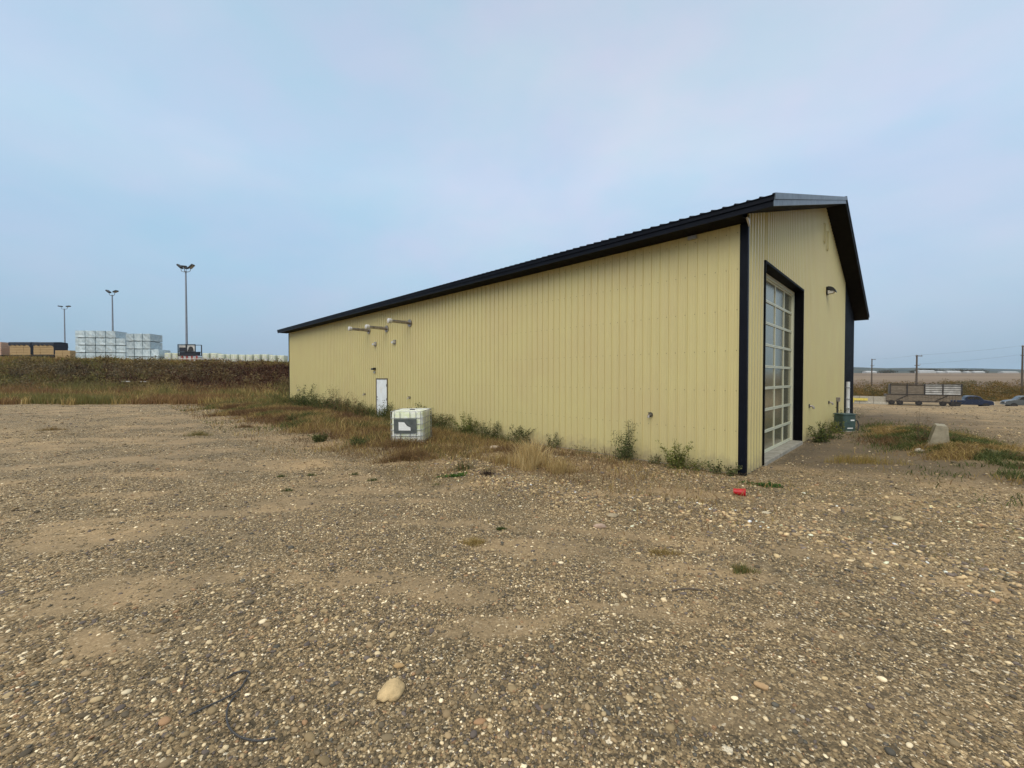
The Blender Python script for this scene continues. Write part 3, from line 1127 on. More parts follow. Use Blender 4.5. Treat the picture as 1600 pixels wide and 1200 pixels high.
# individual grass clumps and tufts (things)
def clump(x, y, rx, ry, n, h, pal, label, w=None, name='grass_clump', wd=.006, lean=.35, rz=0., cat='grass clump', group=None, leafy=0):
    z = Z(x, y)
    if leafy:
        o = thing(name, label, cat, (x, y, z), 0, group)
    a = rng.random(n) * 2 * np.pi
    r = np.sqrt(rng.random(n)) * (.75 + .35 * np.sin(a * 3 + x))
    px, py = r * np.cos(a) * rx, r * np.sin(a) * ry
    c_, s_ = math.cos(rz), math.sin(rz)
    P = np.stack([x + px * c_ - py * s_, y + px * s_ + py * c_], 1)
    hh = h * (.30 + .85 * rng.random(n) ** 1.3) * (1.15 - .45 * r)
    b = blades(name if not leafy else 'grass_blades', P, hh, wd * (.6 + .8 * rng.random(n)), lean * (.3 + rng.random(n)), colmix(n, pal, w), o if leafy else None, local=(x, y, z))
    if leafy:
        pz = Hh(P[:leafy, 0], P[:leafy, 1]) + rng.random(leafy) * h * .6
        co, q, cc = leafcloud(np.stack([P[:leafy, 0], P[:leafy, 1], pz], 1) - np.array([x, y, z]), np.full(leafy, .035) * (.6 + .8 * rng.random(leafy)), colmix(leafy, pal, w))
        raw_mesh('leaves', co, q, None, cc, M['blade'], False, o)
        return o
    b.location = (x, y, z)
    return tag(b, label, cat, group)


clump(.40, 9.0, .50, .30, 900, .78, [(.62, .47, .23), (.54, .40, .18), (.68, .54, .28), (.45, .32, .13)], 'tallest straw yellow dry grass clump in front of the long wall', lean=.5, wd=.009)
clump(1.02, 8.6, .38, .24, 750, .38, [(.56, .42, .20), (.46, .34, .15), (.36, .25, .1)], 'shorter straw grass clump just right of the tallest one', lean=.4)
clump(-.25, 9.35, .42, .30, 420, .34, GOLD + BRWN[:1], 'loose pale grass clump just left of the tallest straw clump', lean=.5)
clump(-2.55, 9.95, .85, .45, 1800, .30, BRWN[:3] + RED[3:] + GOLD[2:3], 'wide russet brown weed clump in front of the white tank', lean=.6, name='weed_clump', cat='weed clump', leafy=500)
clump(-3.1, 11.85, .95, .42, 1500, .34, BRWN[:3] + GOLD[1:3] + RED[3:], 'rusty brown weeds pressed against the front of the white tank', lean=.5, name='weed_clump', cat='weed clump', leafy=400)
clump(-1.9, 11.0, .8, .5, 900, .25, BRWN[:3] + GOLD[1:3], 'thin brown weed clump right of the white tank', lean=.6, name='weed_clump', cat='weed clump', leafy=200)
clump(-1.15, 8.1, .36, .14, 500, .07, [(.045, .13, .02), (.07, .15, .03)], 'bright green low weed patch on the gravel left of the dark tuft', lean=.9, name='weed_clump', cat='weed clump', leafy=260, rz=.3)
clump(-.48, 8.05, .18, .12, 320, .16, [(.05, .035, .03), (.09, .06, .045)], 'dark purple brown tuft right of the bright green patch', lean=.6)
clump(-1.42, 7.55, .13, .08, 160, .06, GREEN, 'small dark green tuft just below the bright green patch', lean=.8)
clump(-1.05, 8.55, .30, .2, 260, .26, GREEN[:2] + BRWN[:1], 'grey green weed clump behind the bright green patch', lean=.5, name='weed_clump', cat='weed clump')
clump(4.95, 7.95, .45, .22, 900, .08, [(.05, .12, .02), (.035, .085, .02)], 'bright green weed patch beside the foot of the black corner post', lean=.9, name='weed_clump', cat='weed clump', leafy=350)
clump(8.6, 10.0, .9, .5, 1100, .26, GOLD[:3] + [(.30, .24, .05)], 'yellowish grass clump beside the bare soil right of the overhead door', lean=.45, rz=-.6)
tf = [((440, 745), 'dark green tuft farthest left of the row on the gravel'), ((487, 743), 'green tuft second from left of the row on the gravel'),
      ((553, 742), 'brown green tuft third from left of the row on the gravel'), ((583, 751), 'bright green tuft at the right end of the row on the gravel'),
      ((449, 767), 'dark tuft nearest the camera below the row of tufts')]


for (pp, lb) in tf:
    x, y = gpt(*pp)
    clump(x, y, .13, .09, 200, .09, GREEN[:2] if 'green' in lb or 'dark' in lb else BRWN[:2] + GREEN[:1], lb, lean=.8, name='grass_tuft', group='small tufts on the gravel', cat='grass tuft')
for (pp, hgt_, wdt, pal, lb) in [((740, 870 - 20), .10, .16, GOLD, 'straw tuft around the rounded pinkish rock'),
                                 ((1035, 866), .08, .22, GOLD[1:3], 'faint tan tuft on the gravel below the red cup, left of it'),
                                 ((1160, 893), .09, .14, GREEN[2:] + GOLD[2:3], 'grey green tuft on the gravel straight below the red cup'),
                                 ((783, 828), .06, .07, GREEN[:2], 'tiny dark tuft left of the rounded pinkish rock'),
                                 ((310, 680), .22, .5, GREEN[2:] + GOLD[1:3], 'green tuft on the far gravel left of the weeds'),
                                 ((385, 668), .2, .5, BRWN, 'brown tuft on the far gravel at the edge of the weeds'),
                                 ((80, 672), .16, .6, BRWN[2:3] + GOLD[2:3], 'faint brown weeds on the far left gravel')]:
    x, y = gpt(*pp)
    clump(x, y, wdt, wdt * .6, 520, hgt_, pal, lb, lean=.6, name='grass_tuft', cat='grass tuft')


# leafy weeds growing against the wall (things: stem + foliage)
def weed_plant(x, y, h, w, nst, nl, pal, label, droop=0., leaf=.035, stemc=(.10, .075, .04), name='weed_plant', group='leafy weeds against the long wall'):
    z = Z(x, y)
    h *= 1.15
    leaf *= 1.15
    nst = int(nst * 1.5) + 1
    nl = int(nl * 1.5)
    t = thing(name, label, 'weed', (x, y, z), 0, group)
    mb = MB()
    LP, LS = [], []
    for s in range(nst):
        a = random.random() * 2 * math.pi
        rr = 1.5 * w * (.2 + .8 * random.random())
        hh = h * (.55 + .45 * random.random()) if s else h
        if s == 0:
            rr = w * .15
        pts = []
        bx, by = random.gauss(0, .22 * w + .03), random.gauss(0, .22 * w + .03)
        for k in range(6):
            f = k / 5
            pts.append((bx + math.cos(a) * rr * f ** 1.3 + random.uniform(-.01, .01), by + math.sin(a) * rr * f ** 1.3, hh * (f - droop * f * f) - .02 * (k == 0)))
        mb.tube(pts, [.006 - .0008 * k for k in range(6)], 5)
        m_ = max(3, int(1.9 * nl / nst))
        for k in range(m_):
            f = .04 + .96 * random.random() ** 1.15
            i = min(4, int(f * 5))
            q = f * 5 - i
            p0, p1 = pts[i], pts[i + 1]
            LP.append([p0[j] * (1 - q) + p1[j] * q + random.gauss(0, .035 * (1.2 - f)) for j in range(3)])
            LP[-1][0] += random.gauss(0, .05 * h)
            LP[-1][1] += random.gauss(0, .03 * h)
            LS.append(leaf * (.6 + .7 * random.random()) * (1.25 - .6 * f))
    mb.build('stem', mat('weed_stem', stemc, .8), t)
    co, q, cc = leafcloud(np.array(LP), np.array(LS), colmix(len(LP), pal, None), up=.7)
    co[:, 2] = np.maximum(co[:, 2], .0)
    raw_mesh('foliage', co, q, None, cc, M['blade'], False, t)
    return t


def on_wall(u, o=.28):
    return CX + u * wx - o * gx, CY + u * wy - o * gy


LEAFG = [(.075, .10, .03), (.055, .075, .024), (.105, .125, .042), (.14, .14, .055)]
LEAFY = [(.16, .185, .04), (.12, .15, .035), (.20, .215, .055), (.24, .22, .07)]
for (u, o, h, w, ns, nl, pal, lf, lb) in [
        (1.38, .33, .62, .26, 9, 420, LEAFY, .040, 'bushy yellow green weed, nearest large one to the black corner post'),
        (2.70, .33, .92, .26, 8, 460, LEAFG, .036, 'tallest weed by the wall, one slender spire above a dark bush'),
        (.52, .22, .30, .16, 4, 60, LEAFG, .045, 'small dark leaved weed right beside the black corner post'),
        (.20, .25, .26, .14, 4, 50, LEAFG, .045, 'lowest weed touching the foot of the corner post'),
        (.95, .22, .20, .16, 4, 55, LEAFY, .035, 'low weed between the corner post weeds and the bushy yellow green one'),
        (1.95, .25, .24, .18, 5, 70, LEAFG, .03, 'low weed between the bushy yellow green one and the tallest spire'),
        (3.35, .25, .28, .10, 3, 30, BRWN, .02, 'thin brown stalks just left of the tallest spire weed'),
        (5.20, .28, .42, .20, 5, 110, LEAFG, .042, 'sprig of round leaves alone against the wall left of the brown stalks'),
        (6.5, .35, .55, .42, 9, 360, LEAFG, .045, 'dark spreading weed behind the tall straw grass'),
        (7.9, .35, .60, .40, 8, 300, LEAFG, .04, 'upright weed behind the loose pale grass'),
        (9.3, .35, .80, .34, 8, 380, LEAFY, .05, 'tall leafy weed at the left end of the straw grass'),
        (11.0, .4, .55, .5, 9, 300, LEAFG[:2] + BRWN[:1], .05, 'brownish weed right of the dark bush by the tank'),
        (12.4, .4, .92, .45, 12, 700, LEAFG[:2], .065, 'dark green bushy weed just right of the white tank'),
        (13.6, .4, .60, .5, 8, 280, LEAFG, .05, 'low wide weed partly hidden by the white tank'),
        (15.55, .4, .95, .30, 7, 260, LEAFG, .06, 'green weed between the white door and the tank'),
        (17.6, .5, .85, .5, 9, 260, LEAFG[:2] + BRWN[:1], .05, 'dark weed just left of the white door'),
        (19.2, .5, 1.15, .7, 12, 260, BRWN + [(.12, .095, .06)], .05, 'leaning bare brown weed left of the white door'),
        (20.6, .5, 1.25, .7, 12, 280, BRWN + [(.12, .095, .06)], .05, 'second bare brown weed, next to the leaning one'),
        (22.1, .5, 1.5, .6, 8, 260, LEAFG[:2] + BRWN[:1], .06, 'tall thin seeding weed at the middle of the far wall'),
        (23.6, .5, 1.0, .6, 8, 240, LEAFG[:2], .06, 'dark weed left of the tall seeding one'),
        (25.4, .5, 1.5, .6, 9, 380, LEAFG[:2], .075, 'bushy dark weed with two spires near the far corner'),
        (26.7, .5, 1.3, .6, 8, 320, LEAFG, .07, 'green weed left of the two spired one'),
        (28.4, .5, 1.0, .7, 8, 240, LEAFG, .06, 'pale wispy weed near the far corner of the wall'),
        (30.3, .5, .9, .7, 8, 240, LEAFG, .06, 'last weed at the far corner of the long wall')]:
    x, y = on_wall(u, o)
    weed_plant(x, y, h, w, ns, nl, pal, lb, leaf=lf)
for (t_, o, h, w, ns, nl, pal, lf, lb) in [
        (6.9, .35, .62, .40, 9, 330, LEAFG + LEAFY[:1], .05, 'broad leafy weed right of the overhead door'),
        (8.2, .5, .32, .4, 7, 160, LEAFG, .045, 'low trailing weed along the gable wall'),
        (10.2, .5, .42, .4, 7, 180, LEAFY, .05, 'yellow green weed at the middle of the gable wall foot'),
        (12.6, .4, .75, .4, 8, 240, LEAFG, .06, 'weed growing round the conduit beside the green box')]:
    x, y = CX + t_ * gx - o * wx, CY + t_ * gy - o * wy
    weed_plant(x, y, h, w, ns, nl, pal, lb, leaf=lf, group='weeds along the gable wall')
for (px, py, h, lb) in [(455, 700 - 38, .42, 'round dark green weed standing in the golden grass by the far wall'),
                        (500, 690, .25, 'small green weed in the middle of the weed strip'), (560, 700 - 2, .25, 'dark weed in the strip left of the tank')]:
    x, y = gpt(px, py)
    weed_plant(x, y, h, .24, 9, 380, LEAFG + GREEN[2:], lb, leaf=.04, group='green weeds inside the strip')

# ------------------------------------------------------------------ the building
BL = thing('metal_shed', 'long cream ribbed metal shed with black roof edges and tall glazed overhead door', 'building', (CX, CY, ZB), TH)
OE, OG = .62, .63
ZE, ZP = 5.738, 9.134
SL = (ZP - ZE) / (WID / 2 + OE)


def ztop(x):
    return ZE + (min(x, WID - x) + OE) * SL


RIB = [(0, 0), (.009, .027), (.033, .027), (.042, 0), (.092, 0), (.100, .005), (.110, .005), (.118, 0), (.155, 0), (.163, .005), (.173, .005), (.181, 0)]
PIT = .2286


GRIB = [(0, 0), (.022, .030), (.088, .030), (.110, 0)]


def ribprof(a0, a1, extra=(), rib=None):
    pts = []
    k = 0
    while k * PIT < a1 - a0:
        for p in (rib or RIB):
            q = a0 + k * PIT + p[0]
            if q < a1:
                pts.append((q, p[1]))
        k += 1
    pts.append((a1, 0))
    pts += [(e, 0) for e in extra if a0 < e < a1]
    pts.sort()
    return pts


# long wall (local x = 0, facing -x)
mb = MB()
pr = ribprof(.12, LEN)
for (a, h1), (b, h2) in zip(pr[:-1], pr[1:]):
    mb.add([(-h1, a, 0), (-h2, b, 0), (-h2, b, 5.60), (-h1, a, 5.60)], [(0, 1, 2, 3)])
for k in range(int((LEN - .2) / PIT)):
    for zz in (.10, .95, 1.85, 2.75, 3.65, 4.55, 5.35):
        a = .12 + k * PIT + .062
        mb.box(-.006, .001, a - .007, a + .007, zz - .007 + .004 * math.sin(k * 3.1), zz + .007 + .004 * math.sin(k * 3.1), 1)
mb.build('long_wall', [M['siding'], M['screw']], BL)
# gable wall (local y = 0, facing -y) with the door opening
OX0, OX1, OZ1 = 1.47, 6.12, 4.95
DARK0 = 16.86


def gable(a0, a1, name, mats, screws=True):
    mb = MB()
    pr = ribprof(a0, a1, (OX0, OX1, WID / 2), GRIB)
    for (a, h1), (b, h2) in zip(pr[:-1], pr[1:]):
        mid = (a + b) / 2
        z0 = OZ1 if OX0 < mid < OX1 else 0
        mb.add([(a, -h1, z0), (b, -h2, z0), (b, -h2, ztop(b) - .215), (a, -h1, ztop(a) - .215)], [(0, 1, 2, 3)])
    if screws:
        k = 0
        while a0 + k * PIT + .07 < a1:
            a = a0 + k * PIT + .062
            z = .10
            while z < ztop(a) - .4:
                if not (OX0 - .05 < a < OX1 + .05 and z < OZ1 + .05):
                    mb.box(a + .10, a + .114, -.006, .001, z - .007, z + .007, 1)
                z += .9
            k += 1
    mb.build(name, mats, BL)


gable(.05, DARK0, 'gable_wall', [M['siding'], M['screw']])
gable(DARK0, WID - .05, 'dark_wall_panel', [M['navy'], M['black']], False)
# hidden back walls
mb = MB()
mb.add([(WID, 0, 0), (WID, LEN, 0), (WID, LEN, 5.6), (WID, 0, 5.6)], [(0, 1, 2, 3)])
mb.add([(0, LEN, 0), (WID, LEN, 0), (WID, LEN, 5.6), (WID / 2, LEN, ZP - .23), (0, LEN, 5.6)], [(0, 1, 2, 3, 4)])
mb.build('rear_walls', M['siding'], BL)
# trims
mb = MB()
mb.box(-.035, .06, -.035, .125, 0, 5.50)
mb.build('corner_trim', M['navy'], BL)
mb = MB()
mb.box(.0601, .085, -.027, -.002, 0, 5.70)
mb.build('trim_edge', M['slate'], BL)
mb = MB()
mb.box(WID - .12, WID + .035, -.035, .12, 0, 5.50)
mb.build('corner_trim', M['navy'], BL)
mb = MB()
mb.box(-.035, .05, LEN - .05, LEN + .035, 0, 5.50)
mb.build('corner_trim', M['navy'], BL)
# door surround: deep black reveal
D = .27
mb = MB()
mb.box(OX1 - .012, OX1 + .05, -.036, D + .1, 0, OZ1 + .002)
mb.box(OX0 - .05, OX0 + .012, -.036, D + .1, 0, OZ1 + .002)
mb.box(OX0 - .05, OX1 + .05, -.038, D + .1, OZ1 - .012, OZ1 + .05)
mb.build('door_surround', M['black'], BL)
# concrete sill
mb = MB()
mb.bbox(OX0 + .013, OX1 - .013, -.06, D + .2, -.20, .075, .01)
mb.build('sill', M['concrete'], BL)
mb = MB()
mb.box(.02, OX0 - .06, .004, .25, -.30, -.002)
mb.box(OX1 + .06, WID, .004, .25, -.30, -.002)
mb.box(.004, .25, .26, LEN, -.30, -.002)
mb.build('foundation', M['concrete'], BL)
# overhead door 4 x 8
DX0, DX1, DZ0, DZ1 = OX0 + .02, OX1 - .02, .08, OZ1 - .02
dr = MB()
jam = .13
dr.box(DX1 - jam, DX1, D - .055, D + .02, DZ0, DZ1)
dr.box(DX0, DX0 + jam, D - .055, D + .02, DZ0, DZ1)
dr.box(DX0 + jam, DX1 - jam, D - .057, D + .02, DZ1 - .11, DZ1)
A0, A1, B0, B1 = DX0 + jam, DX1 - jam, DZ0, DZ1 - .11
nr, nc = 8, 4
ph = (B1 - B0) / nr
pw = (A1 - A0) / nc
sec = MB()
for i in range(nr):
    z0, z1 = B0 + i * ph, B0 + (i + 1) * ph
    sec.box(A0, A1, D - .02, D + .03, z0 + .003, z0 + (.085 if i == 0 else .036))
    sec.box(A0, A1, D - .02, D + .03, z1 - .036, z1 - .003)
    for j in range(nc + 1):
        xm = A0 + j * pw
        wv = .028
        xa, xb = max(A0, xm - wv), min(A1, xm + wv)
        sec.box(xa, xb, D - .017, D + .028, z0 + .0365 + (.049 if i == 0 else 0), z1 - .0365)
od = sec.build('overhead_door', M['dframe'], BL)
dr.build('door_frame', M['dframe'], od)
for i in range(nr):
    for j in range(nc):
        pn = MB()
        pn.box(A0 + j * pw + .02, A0 + (j + 1) * pw - .02, D + .004, D + .012, B0 + i * ph + .02, B0 + (i + 1) * ph - .02)
        pn.build('glass_pane', M['pane'], od)
# roof: ribbed sheets
mb = MB()
pr = []
k = 0
y0, y1 = -OG - .03, LEN + OG + .03
while y0 + k * PIT < y1:
    for p in ((0, 0), (.014, .024), (.034, .024), (.048, 0)):
        q = y0 + k * PIT + p[0]
        if q < y1:
            pr.append((q, p[1]))
    k += 1
pr.append((y1, 0))
XE = -OE - .045
for (a, h1), (b, h2) in zip(pr[:-1], pr[1:]):
    za = ZE - .045 * SL + .004
    zp = ZP + .004
    mb.add([(XE, a, za + h1), (XE, b, za + h2), (WID / 2, b, zp + h2), (WID / 2, a, zp + h1)], [(0, 1, 2, 3)])
    mb.add([(WID - XE, a, za + h1), (WID - XE, b, za + h2), (WID / 2, b, zp + h2), (WID / 2, a, zp + h1)], [(3, 2, 1, 0)])
    mb.add([(XE, a, za + h1), (XE, b, za + h2), (XE, b, za - .012), (XE, a, za - .012)], [(0, 3, 2, 1)])
rf = mb.build('roof', M['navy'], BL)
mb = MB()
mb.prism([(-.15, -.02), (0, .025), (.15, -.02), (0, -.005)], y0 - .005, y1 + .005, 'y', M=Matrix.Translation((WID / 2, 0, ZP + .03)))
mb.build('ridge_cap', M['slate'], rf)
# eave fascia and gutter lip, both sides; soffits
for sgn in (0, 1):
    def fx(x):
        return x if sgn == 0 else WID - x
    xa, xb = sorted((fx(-OE), fx(-OE + .03)))
    mb = MB()
    mb.box(xa, xb, -OG, LEN + OG, ZE - .225, ZE - .006)
    xa, xb = sorted((fx(-OE - .022), fx(-OE - .001)))
    mb.box(xa, xb, -OG - .012, LEN + OG, ZE - .105, ZE - .012)
    xa, xb = sorted((fx(-OE - .03), fx(-OE - .0225)))
    mb.box(xa, xb, -OG - .012, LEN + OG, ZE - .112, ZE - .100)
    mb.build('eave_fascia', M['navy'], BL)
    xa, xb = sorted((fx(-OE + .031), fx(-.02)))
    mb = MB()
    y = -.04
    while y < LEN + OG - .3:
        mb.box(xa, xb, y, y + .298, ZE - .218, ZE - .206)
        mb.box(xa, xb, y + .298, y + .305, ZE - .212, ZE - .206)
        y += .305
    mb.build('eave_soffit', M['soffit'], BL)
# rake fascia (two steps) and rake soffit, front and back
for yf in (0, 1):
    for half in (0, 1):
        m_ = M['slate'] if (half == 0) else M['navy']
        def P2(x, z):
            return (x if half == 0 else WID - x, z)
        def band(dz0, dz1, ya, yb, mm, nm, xs=-OE, xe=WID / 2):
            mb = MB()
            pf = [P2(xs, ZE + (xs + OE) * SL + dz0), P2(xe, ZE + (xe + OE) * SL + dz0), P2(xe, ZE + (xe + OE) * SL + dz1), P2(xs, ZE + (xs + OE) * SL + dz1)]
            if yf:
                ya, yb = LEN - yb, LEN - ya
            mb.prism(pf, ya, yb, 'y')
            mb.build(nm, mm, BL)
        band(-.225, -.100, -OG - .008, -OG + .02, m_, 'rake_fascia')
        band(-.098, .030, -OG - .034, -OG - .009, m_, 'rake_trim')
        band(-.214, -.200, -OG + .021, .03, M['soffit'], 'rake_soffit', -OE + .032, WID / 2 - (.001 if half else 0))
# little return at the near corner where eave soffit meets the gable
mb = MB()
mb.add([(-.24, -.075, 5.56), (-.037, -.075, 5.56), (-.037, -.075, 5.42), (-.24, -.041, 5.56), (-.037, -.041, 5.56), (-.037, -.041, 5.42)],
       [(0, 1, 2), (5, 4, 3), (0, 3, 4, 1), (1, 4, 5, 2), (0, 2, 5, 3)])
mb.build('soffit_bracket', M['cap'], BL)

# white walk door
mb = MB()
mb.box(-.060, -.003, 15.93, 15.985, 0, 2.10)
mb.box(-.060, -.003, 17.065, 17.12, 0, 2.10)
mb.box(-.060, -.003, 15.985, 17.065, 2.045, 2.10)
wd = MB()
wd.bbox(-.045, -.005, 15.99, 17.06, .05, 2.04, .004)
wdo = wd.build('walk_door', M['white_door'], BL)
mb.build('door_frame', M['brown_frame'], wdo)
for zz in (.35, 1.05, 1.75):
    h = MB()
    h.box(-.068, -.046, 15.975, 16.01, zz - .06, zz + .06)
    h.build('hinge', M['steel_dark'], wdo)
h = MB()
h.tube([(-.045, 16.98, 1.0), (-.10, 16.98, 1.0)], .013, 8)
h.tube([(-.10, 16.98, 1.0), (-.10, 16.86, 1.0)], .012, 8)
h.build('door_handle', M['steel_dark'], wdo)
h = MB()
h.tube([(-.046, 16.98, 1.14), (-.07, 16.98, 1.14)], .024, 10)
h.build('deadbolt', M['steel_dark'], wdo)
for (a, b, c, d_) in ((16.42, 16.72, 1.55, 1.66), (16.50, 16.66, 1.36, 1.50)):
    h = MB()
    h.box(-.048, -.0455, a, b, c, d_)
    h.build('notice', M['paper'], wdo)
# side vent pipes sticking out of the wall
for (u, z) in ((17.95, 4.63), (16.01, 4.56), (13.85, 4.64)):
    a = MB()
    a.tube([(-.02, u, z), (-1.05, u, z + .015)], .068, 14)
    po = a.build('vent_pipe', M['duct'], BL, True)
    a = MB()
    a.tube([(-.022, u, z), (-.05, u, z)], [.17, .17], 16)
    a.build('wall_collar', M['duct'], po, True)
    a = MB()
    a.tube([(-.93, u, z + .012), (-.96, u, z + .012), (-1.10, u, z + .012), (-1.12, u, z + .012)], [.07, .11, .11, .075], 16)
    a.build('end_cap', M['cap'], po, True)
    a = MB()
    a.tube([(-.05, u, z - .30), (-.75, u, z - .05)], .008, 6) if False else a.tube([(-.03, u + .02, z + .12), (-.55, u + .02, z + .058)], .006, 6)
    a.build('brace', M['duct'], po)
# hooded vents
def hood(u, z, s, name='vent_hood', mt='cap'):
    a = MB()
    a.prism([(-.02, z + s), (-.02 - s * 1.5, z + s * .4), (-.02 - s * 1.5, z - s * .5), (-.02, z - s * .5)], u - s, u + s, 'y')
    o = a.build(name, M[mt], BL)
    a = MB()
    a.box(-.03, -.018, u - s * 1.35, u + s * 1.35, z - s * .9, z + s * 1.3)
    a.build('flange', M['duct'], o)
    return o
hood(17.24, 3.86, .095)
hood(15.26, 3.84, .095)
# black wall lamp left of the white door
a = MB()
a.prism([(-.021, 2.66), (-.18, 2.62), (-.20, 2.54), (-.021, 2.56)], 17.20, 17.40, 'y')
o = a.build('wall_lamp', M['blackplastic'], BL)
a = MB()
a.tube([(-.10, 17.3, 2.553), (-.10, 17.3, 2.52)], [.06, .05], 12)
a.build('lens', M['cap'], o, True)
a = MB()
a.bbox(-.07, -.02, 17.24, 17.36, 2.36, 2.46, .01)
a.build('junction_box', M['galv'], BL)
# low capped stub vents
for (u, z) in ((18.45, 1.24), (13.88, 1.22), (29.01, 1.25), (2.18, 1.19)):
    a = MB()
    a.tube([(-.018, u, z), (-.10, u, z), (-.125, u, z - .03), (-.125, u, z - .07)], [.028, .028, .03, .032], 10)
    o = a.build('hose_tap', M['duct'], BL, True)
    a = MB()
    a.tube([(-.019, u, z), (-.03, u, z)], .065, 12)
    a.build('flange', mat('weathered_bronze', (.10, .09, .06), .6), o)
    a = MB()
    a.tube([(-.09, u, z + .02), (-.09, u, z + .055)], .007, 6)
    a.tube([(-.09, u - .04, z + .058), (-.09, u + .04, z + .058)], .007, 6)
    a.build('handle', M['steel_dark'], o)
# small grille under the eave
a = MB()
a.box(-.10, -.022, 1.04, 1.24, 5.42, 5.50)
a.build('eave_vent', M['galv'], BL)
# gable fittings
for (t_, z) in ((7.35, 1.15), (11.82, 1.08)):
    a = MB()
    a.tube([(t_, -.018, z), (t_, -.12, z), (t_, -.15, z - .04), (t_, -.15, z - .09)], [.032, .032, .034, .036], 10)
    o = a.build('hose_tap', M['duct'], BL, True)
    a = MB()
    a.bbox(t_ - .16, t_ + .05, -.045, -.017, z - .05, z + .07, .008)
    a.build('tap_plate', M['steel_dark'], o)
a = MB()
a.bbox(10.68, 10.92, -.08, -.02, 5.50, 5.82, .02)
o = a.build('wall_pack_light', M['blackplastic'], BL)
a = MB()
pf = []
for k in range(9):
    an = math.radians(90 - k * 90 / 8)
    pf.append((-.081 - .26 * math.cos(an), 5.56 + .25 * math.sin(an)))
a.prism([(-.081, 5.68)] + pf[:] + [(-.30, 5.60)], 10.62, 10.98, 'x')
a.build('shade', M['blackplastic'], o)
a = MB()
a.prism([(-.083, 5.52), (-.083, 5.66), (-.29, 5.60), (-.24, 5.53)], 10.65, 10.95, 'x')
a.build('lens', M['cap'], o)
for (a0, a1, z0, z1) in ((9.82, 10.08, 7.42, 8.12), (10.52, 10.78, 7.28, 7.98)):
    a = MB()
    a.tube([(a0, -.02, z1), (a0, -.07, z1), (a0, -.07, z0), (a0, -.02, z0)], .012, 6)
    a.tube([(a1, -.02, z1), (a1, -.07, z1), (a1, -.07, z0), (a1, -.02, z0)], .012, 6)
    a.tube([(a0, -.07, z0), ((a0 + a1) / 2, -.075, z0 - .05), (a1, -.07, z0)], .012, 6)
    a.tube([(a0, -.07, z1), ((a0 + a1) / 2, -.075, z1 + .05), (a1, -.07, z1)], .012, 6)
    a.build('wall_hanger', mat('cream_hanger', (.50, .43, .20), .5), BL)
a = MB()
a.tube([(17.45, -.12, .15), (17.45, -.12, 1.92)], .085, 14)
o = a.build('downpipe', M['pvc'], BL, True)
for zz in (.5, 1.0, 1.6):
    a = MB()
    a.box(17.34, 17.56, -.215, -.02, zz, zz + .04)
    a.build('pipe_strap', M['galv'], o)
# conduit elbow on the gable
a = MB()
a.tube([(14.1, -.06, 1.05), (14.1, -.06, .25), (14.0, -.08, .08), (13.8, -.25, .0), (13.4, -.5, -.06)], .045, 10)
a.tube([(14.1, -.10, .42), (13.7, -.35, .30), (13.3, -.55, .18)], .03, 8)
o = a.build('conduit', M['steel_dark'], BL, True)
a = MB()
a.bbox(14.0, 14.2, -.16, -.02, 1.03, 1.22, .01)
a.build('conduit_box', M['duct'], o)

# ------------------------------------------------------------------ green electrical box
gb = thing('electrical_box', 'green metal electrical box on the ground in front of the dark wall panel', 'electrical box', (13.35, 16.25, Z(13.35, 16.25)), math.radians(6))
a = MB()
a.bbox(-.27, .27, -.22, .22, .03, .66, .02)
a.build('cabinet', M['green_box'], gb)
a = MB()
a.bbox(-.285, .285, -.235, .235, .665, .71, .015)
a.build('lid', M['green_box'], gb)
a = MB()
a.box(-.31, .31, -.26, .26, -.15, .028)
a.build('base', M['concrete'], gb)
a = MB()
for (lx0, lx1, lz0, lz1) in ((.04, .20, .43, .48), (-.10, .14, .12, .16)):
    a = MB()
    a.box(lx0, lx1, -.226, -.2205, lz0, lz1)
    a.build('warning_label', M['paper'], gb)
a = MB()
a.tube([(.26, -.15, .50), (.36, -.20, .42), (.40, -.22, .25), (.33, -.24, .02)], .025, 8)
a.build('cable', M['rubber'], gb, True)
a = MB()
a.tube([(-.26, -.1, .35), (-.42, -.1, .30), (-.50, -.08, .10), (-.36, -.05, -.02)], .025, 8)
a.build('cable', M['rubber'], gb, True)
a = MB()
a.bbox(-.45, .35, -.09, .09, 0, .05, .008)
o = a.build('timber_offcut', M['lumber'], None, False, (14.35, 15.2, Z(14.35, 15.2) - .01), .35)
tag(o, 'pale timber offcut lying on the ground just right of the green box', 'timber')

# ------------------------------------------------------------------ concrete barrier seen end on
jb = MB()
pf = [(-.40, -.1), (.40, -.1), (.38, .06), (.19, .30), (.11, .77), (.09, .80), (-.10, .79), (-.12, .75), (-.19, .30), (-.38, .06)]
n_ = 10
bx_, by_ = gpt(1466, 699, -.5)
jb.prism(pf, 0, .8, 'y')
o = jb.build('concrete_barrier', mat('yellowed_concrete', (.34, .30, .215), .9, 0, .25, 5.0, .5, 60, c2=(.22, .19, .13)), None, False, (bx_, by_, Z(bx_, by_) - .22), math.radians(-43))
o.rotation_euler[1] = math.radians(5)
tag(o, 'pale concrete road barrier seen end on among green weeds', 'barrier')
for (dx, dy, s, lb) in ((-.62, -.1, .10, 'broken concrete chunk left of the end-on barrier'), (.50, .3, .08, 'small broken stone right of the end-on barrier')):
    rock(bx_ + dx, by_ + dy, s, (.36, .31, .23), lb, 17 + int(dx * 4), .6, .4)
clump(bx_ - .25, by_ - .35, .75, .3, 900, .20, GREEN + GOLD[1:3], 'green weeds pressed against the near end of the concrete barrier', lean=.6, name='weed_clump', cat='weed clump', leafy=200)
x, y = bx_ + .55, by_ + .9
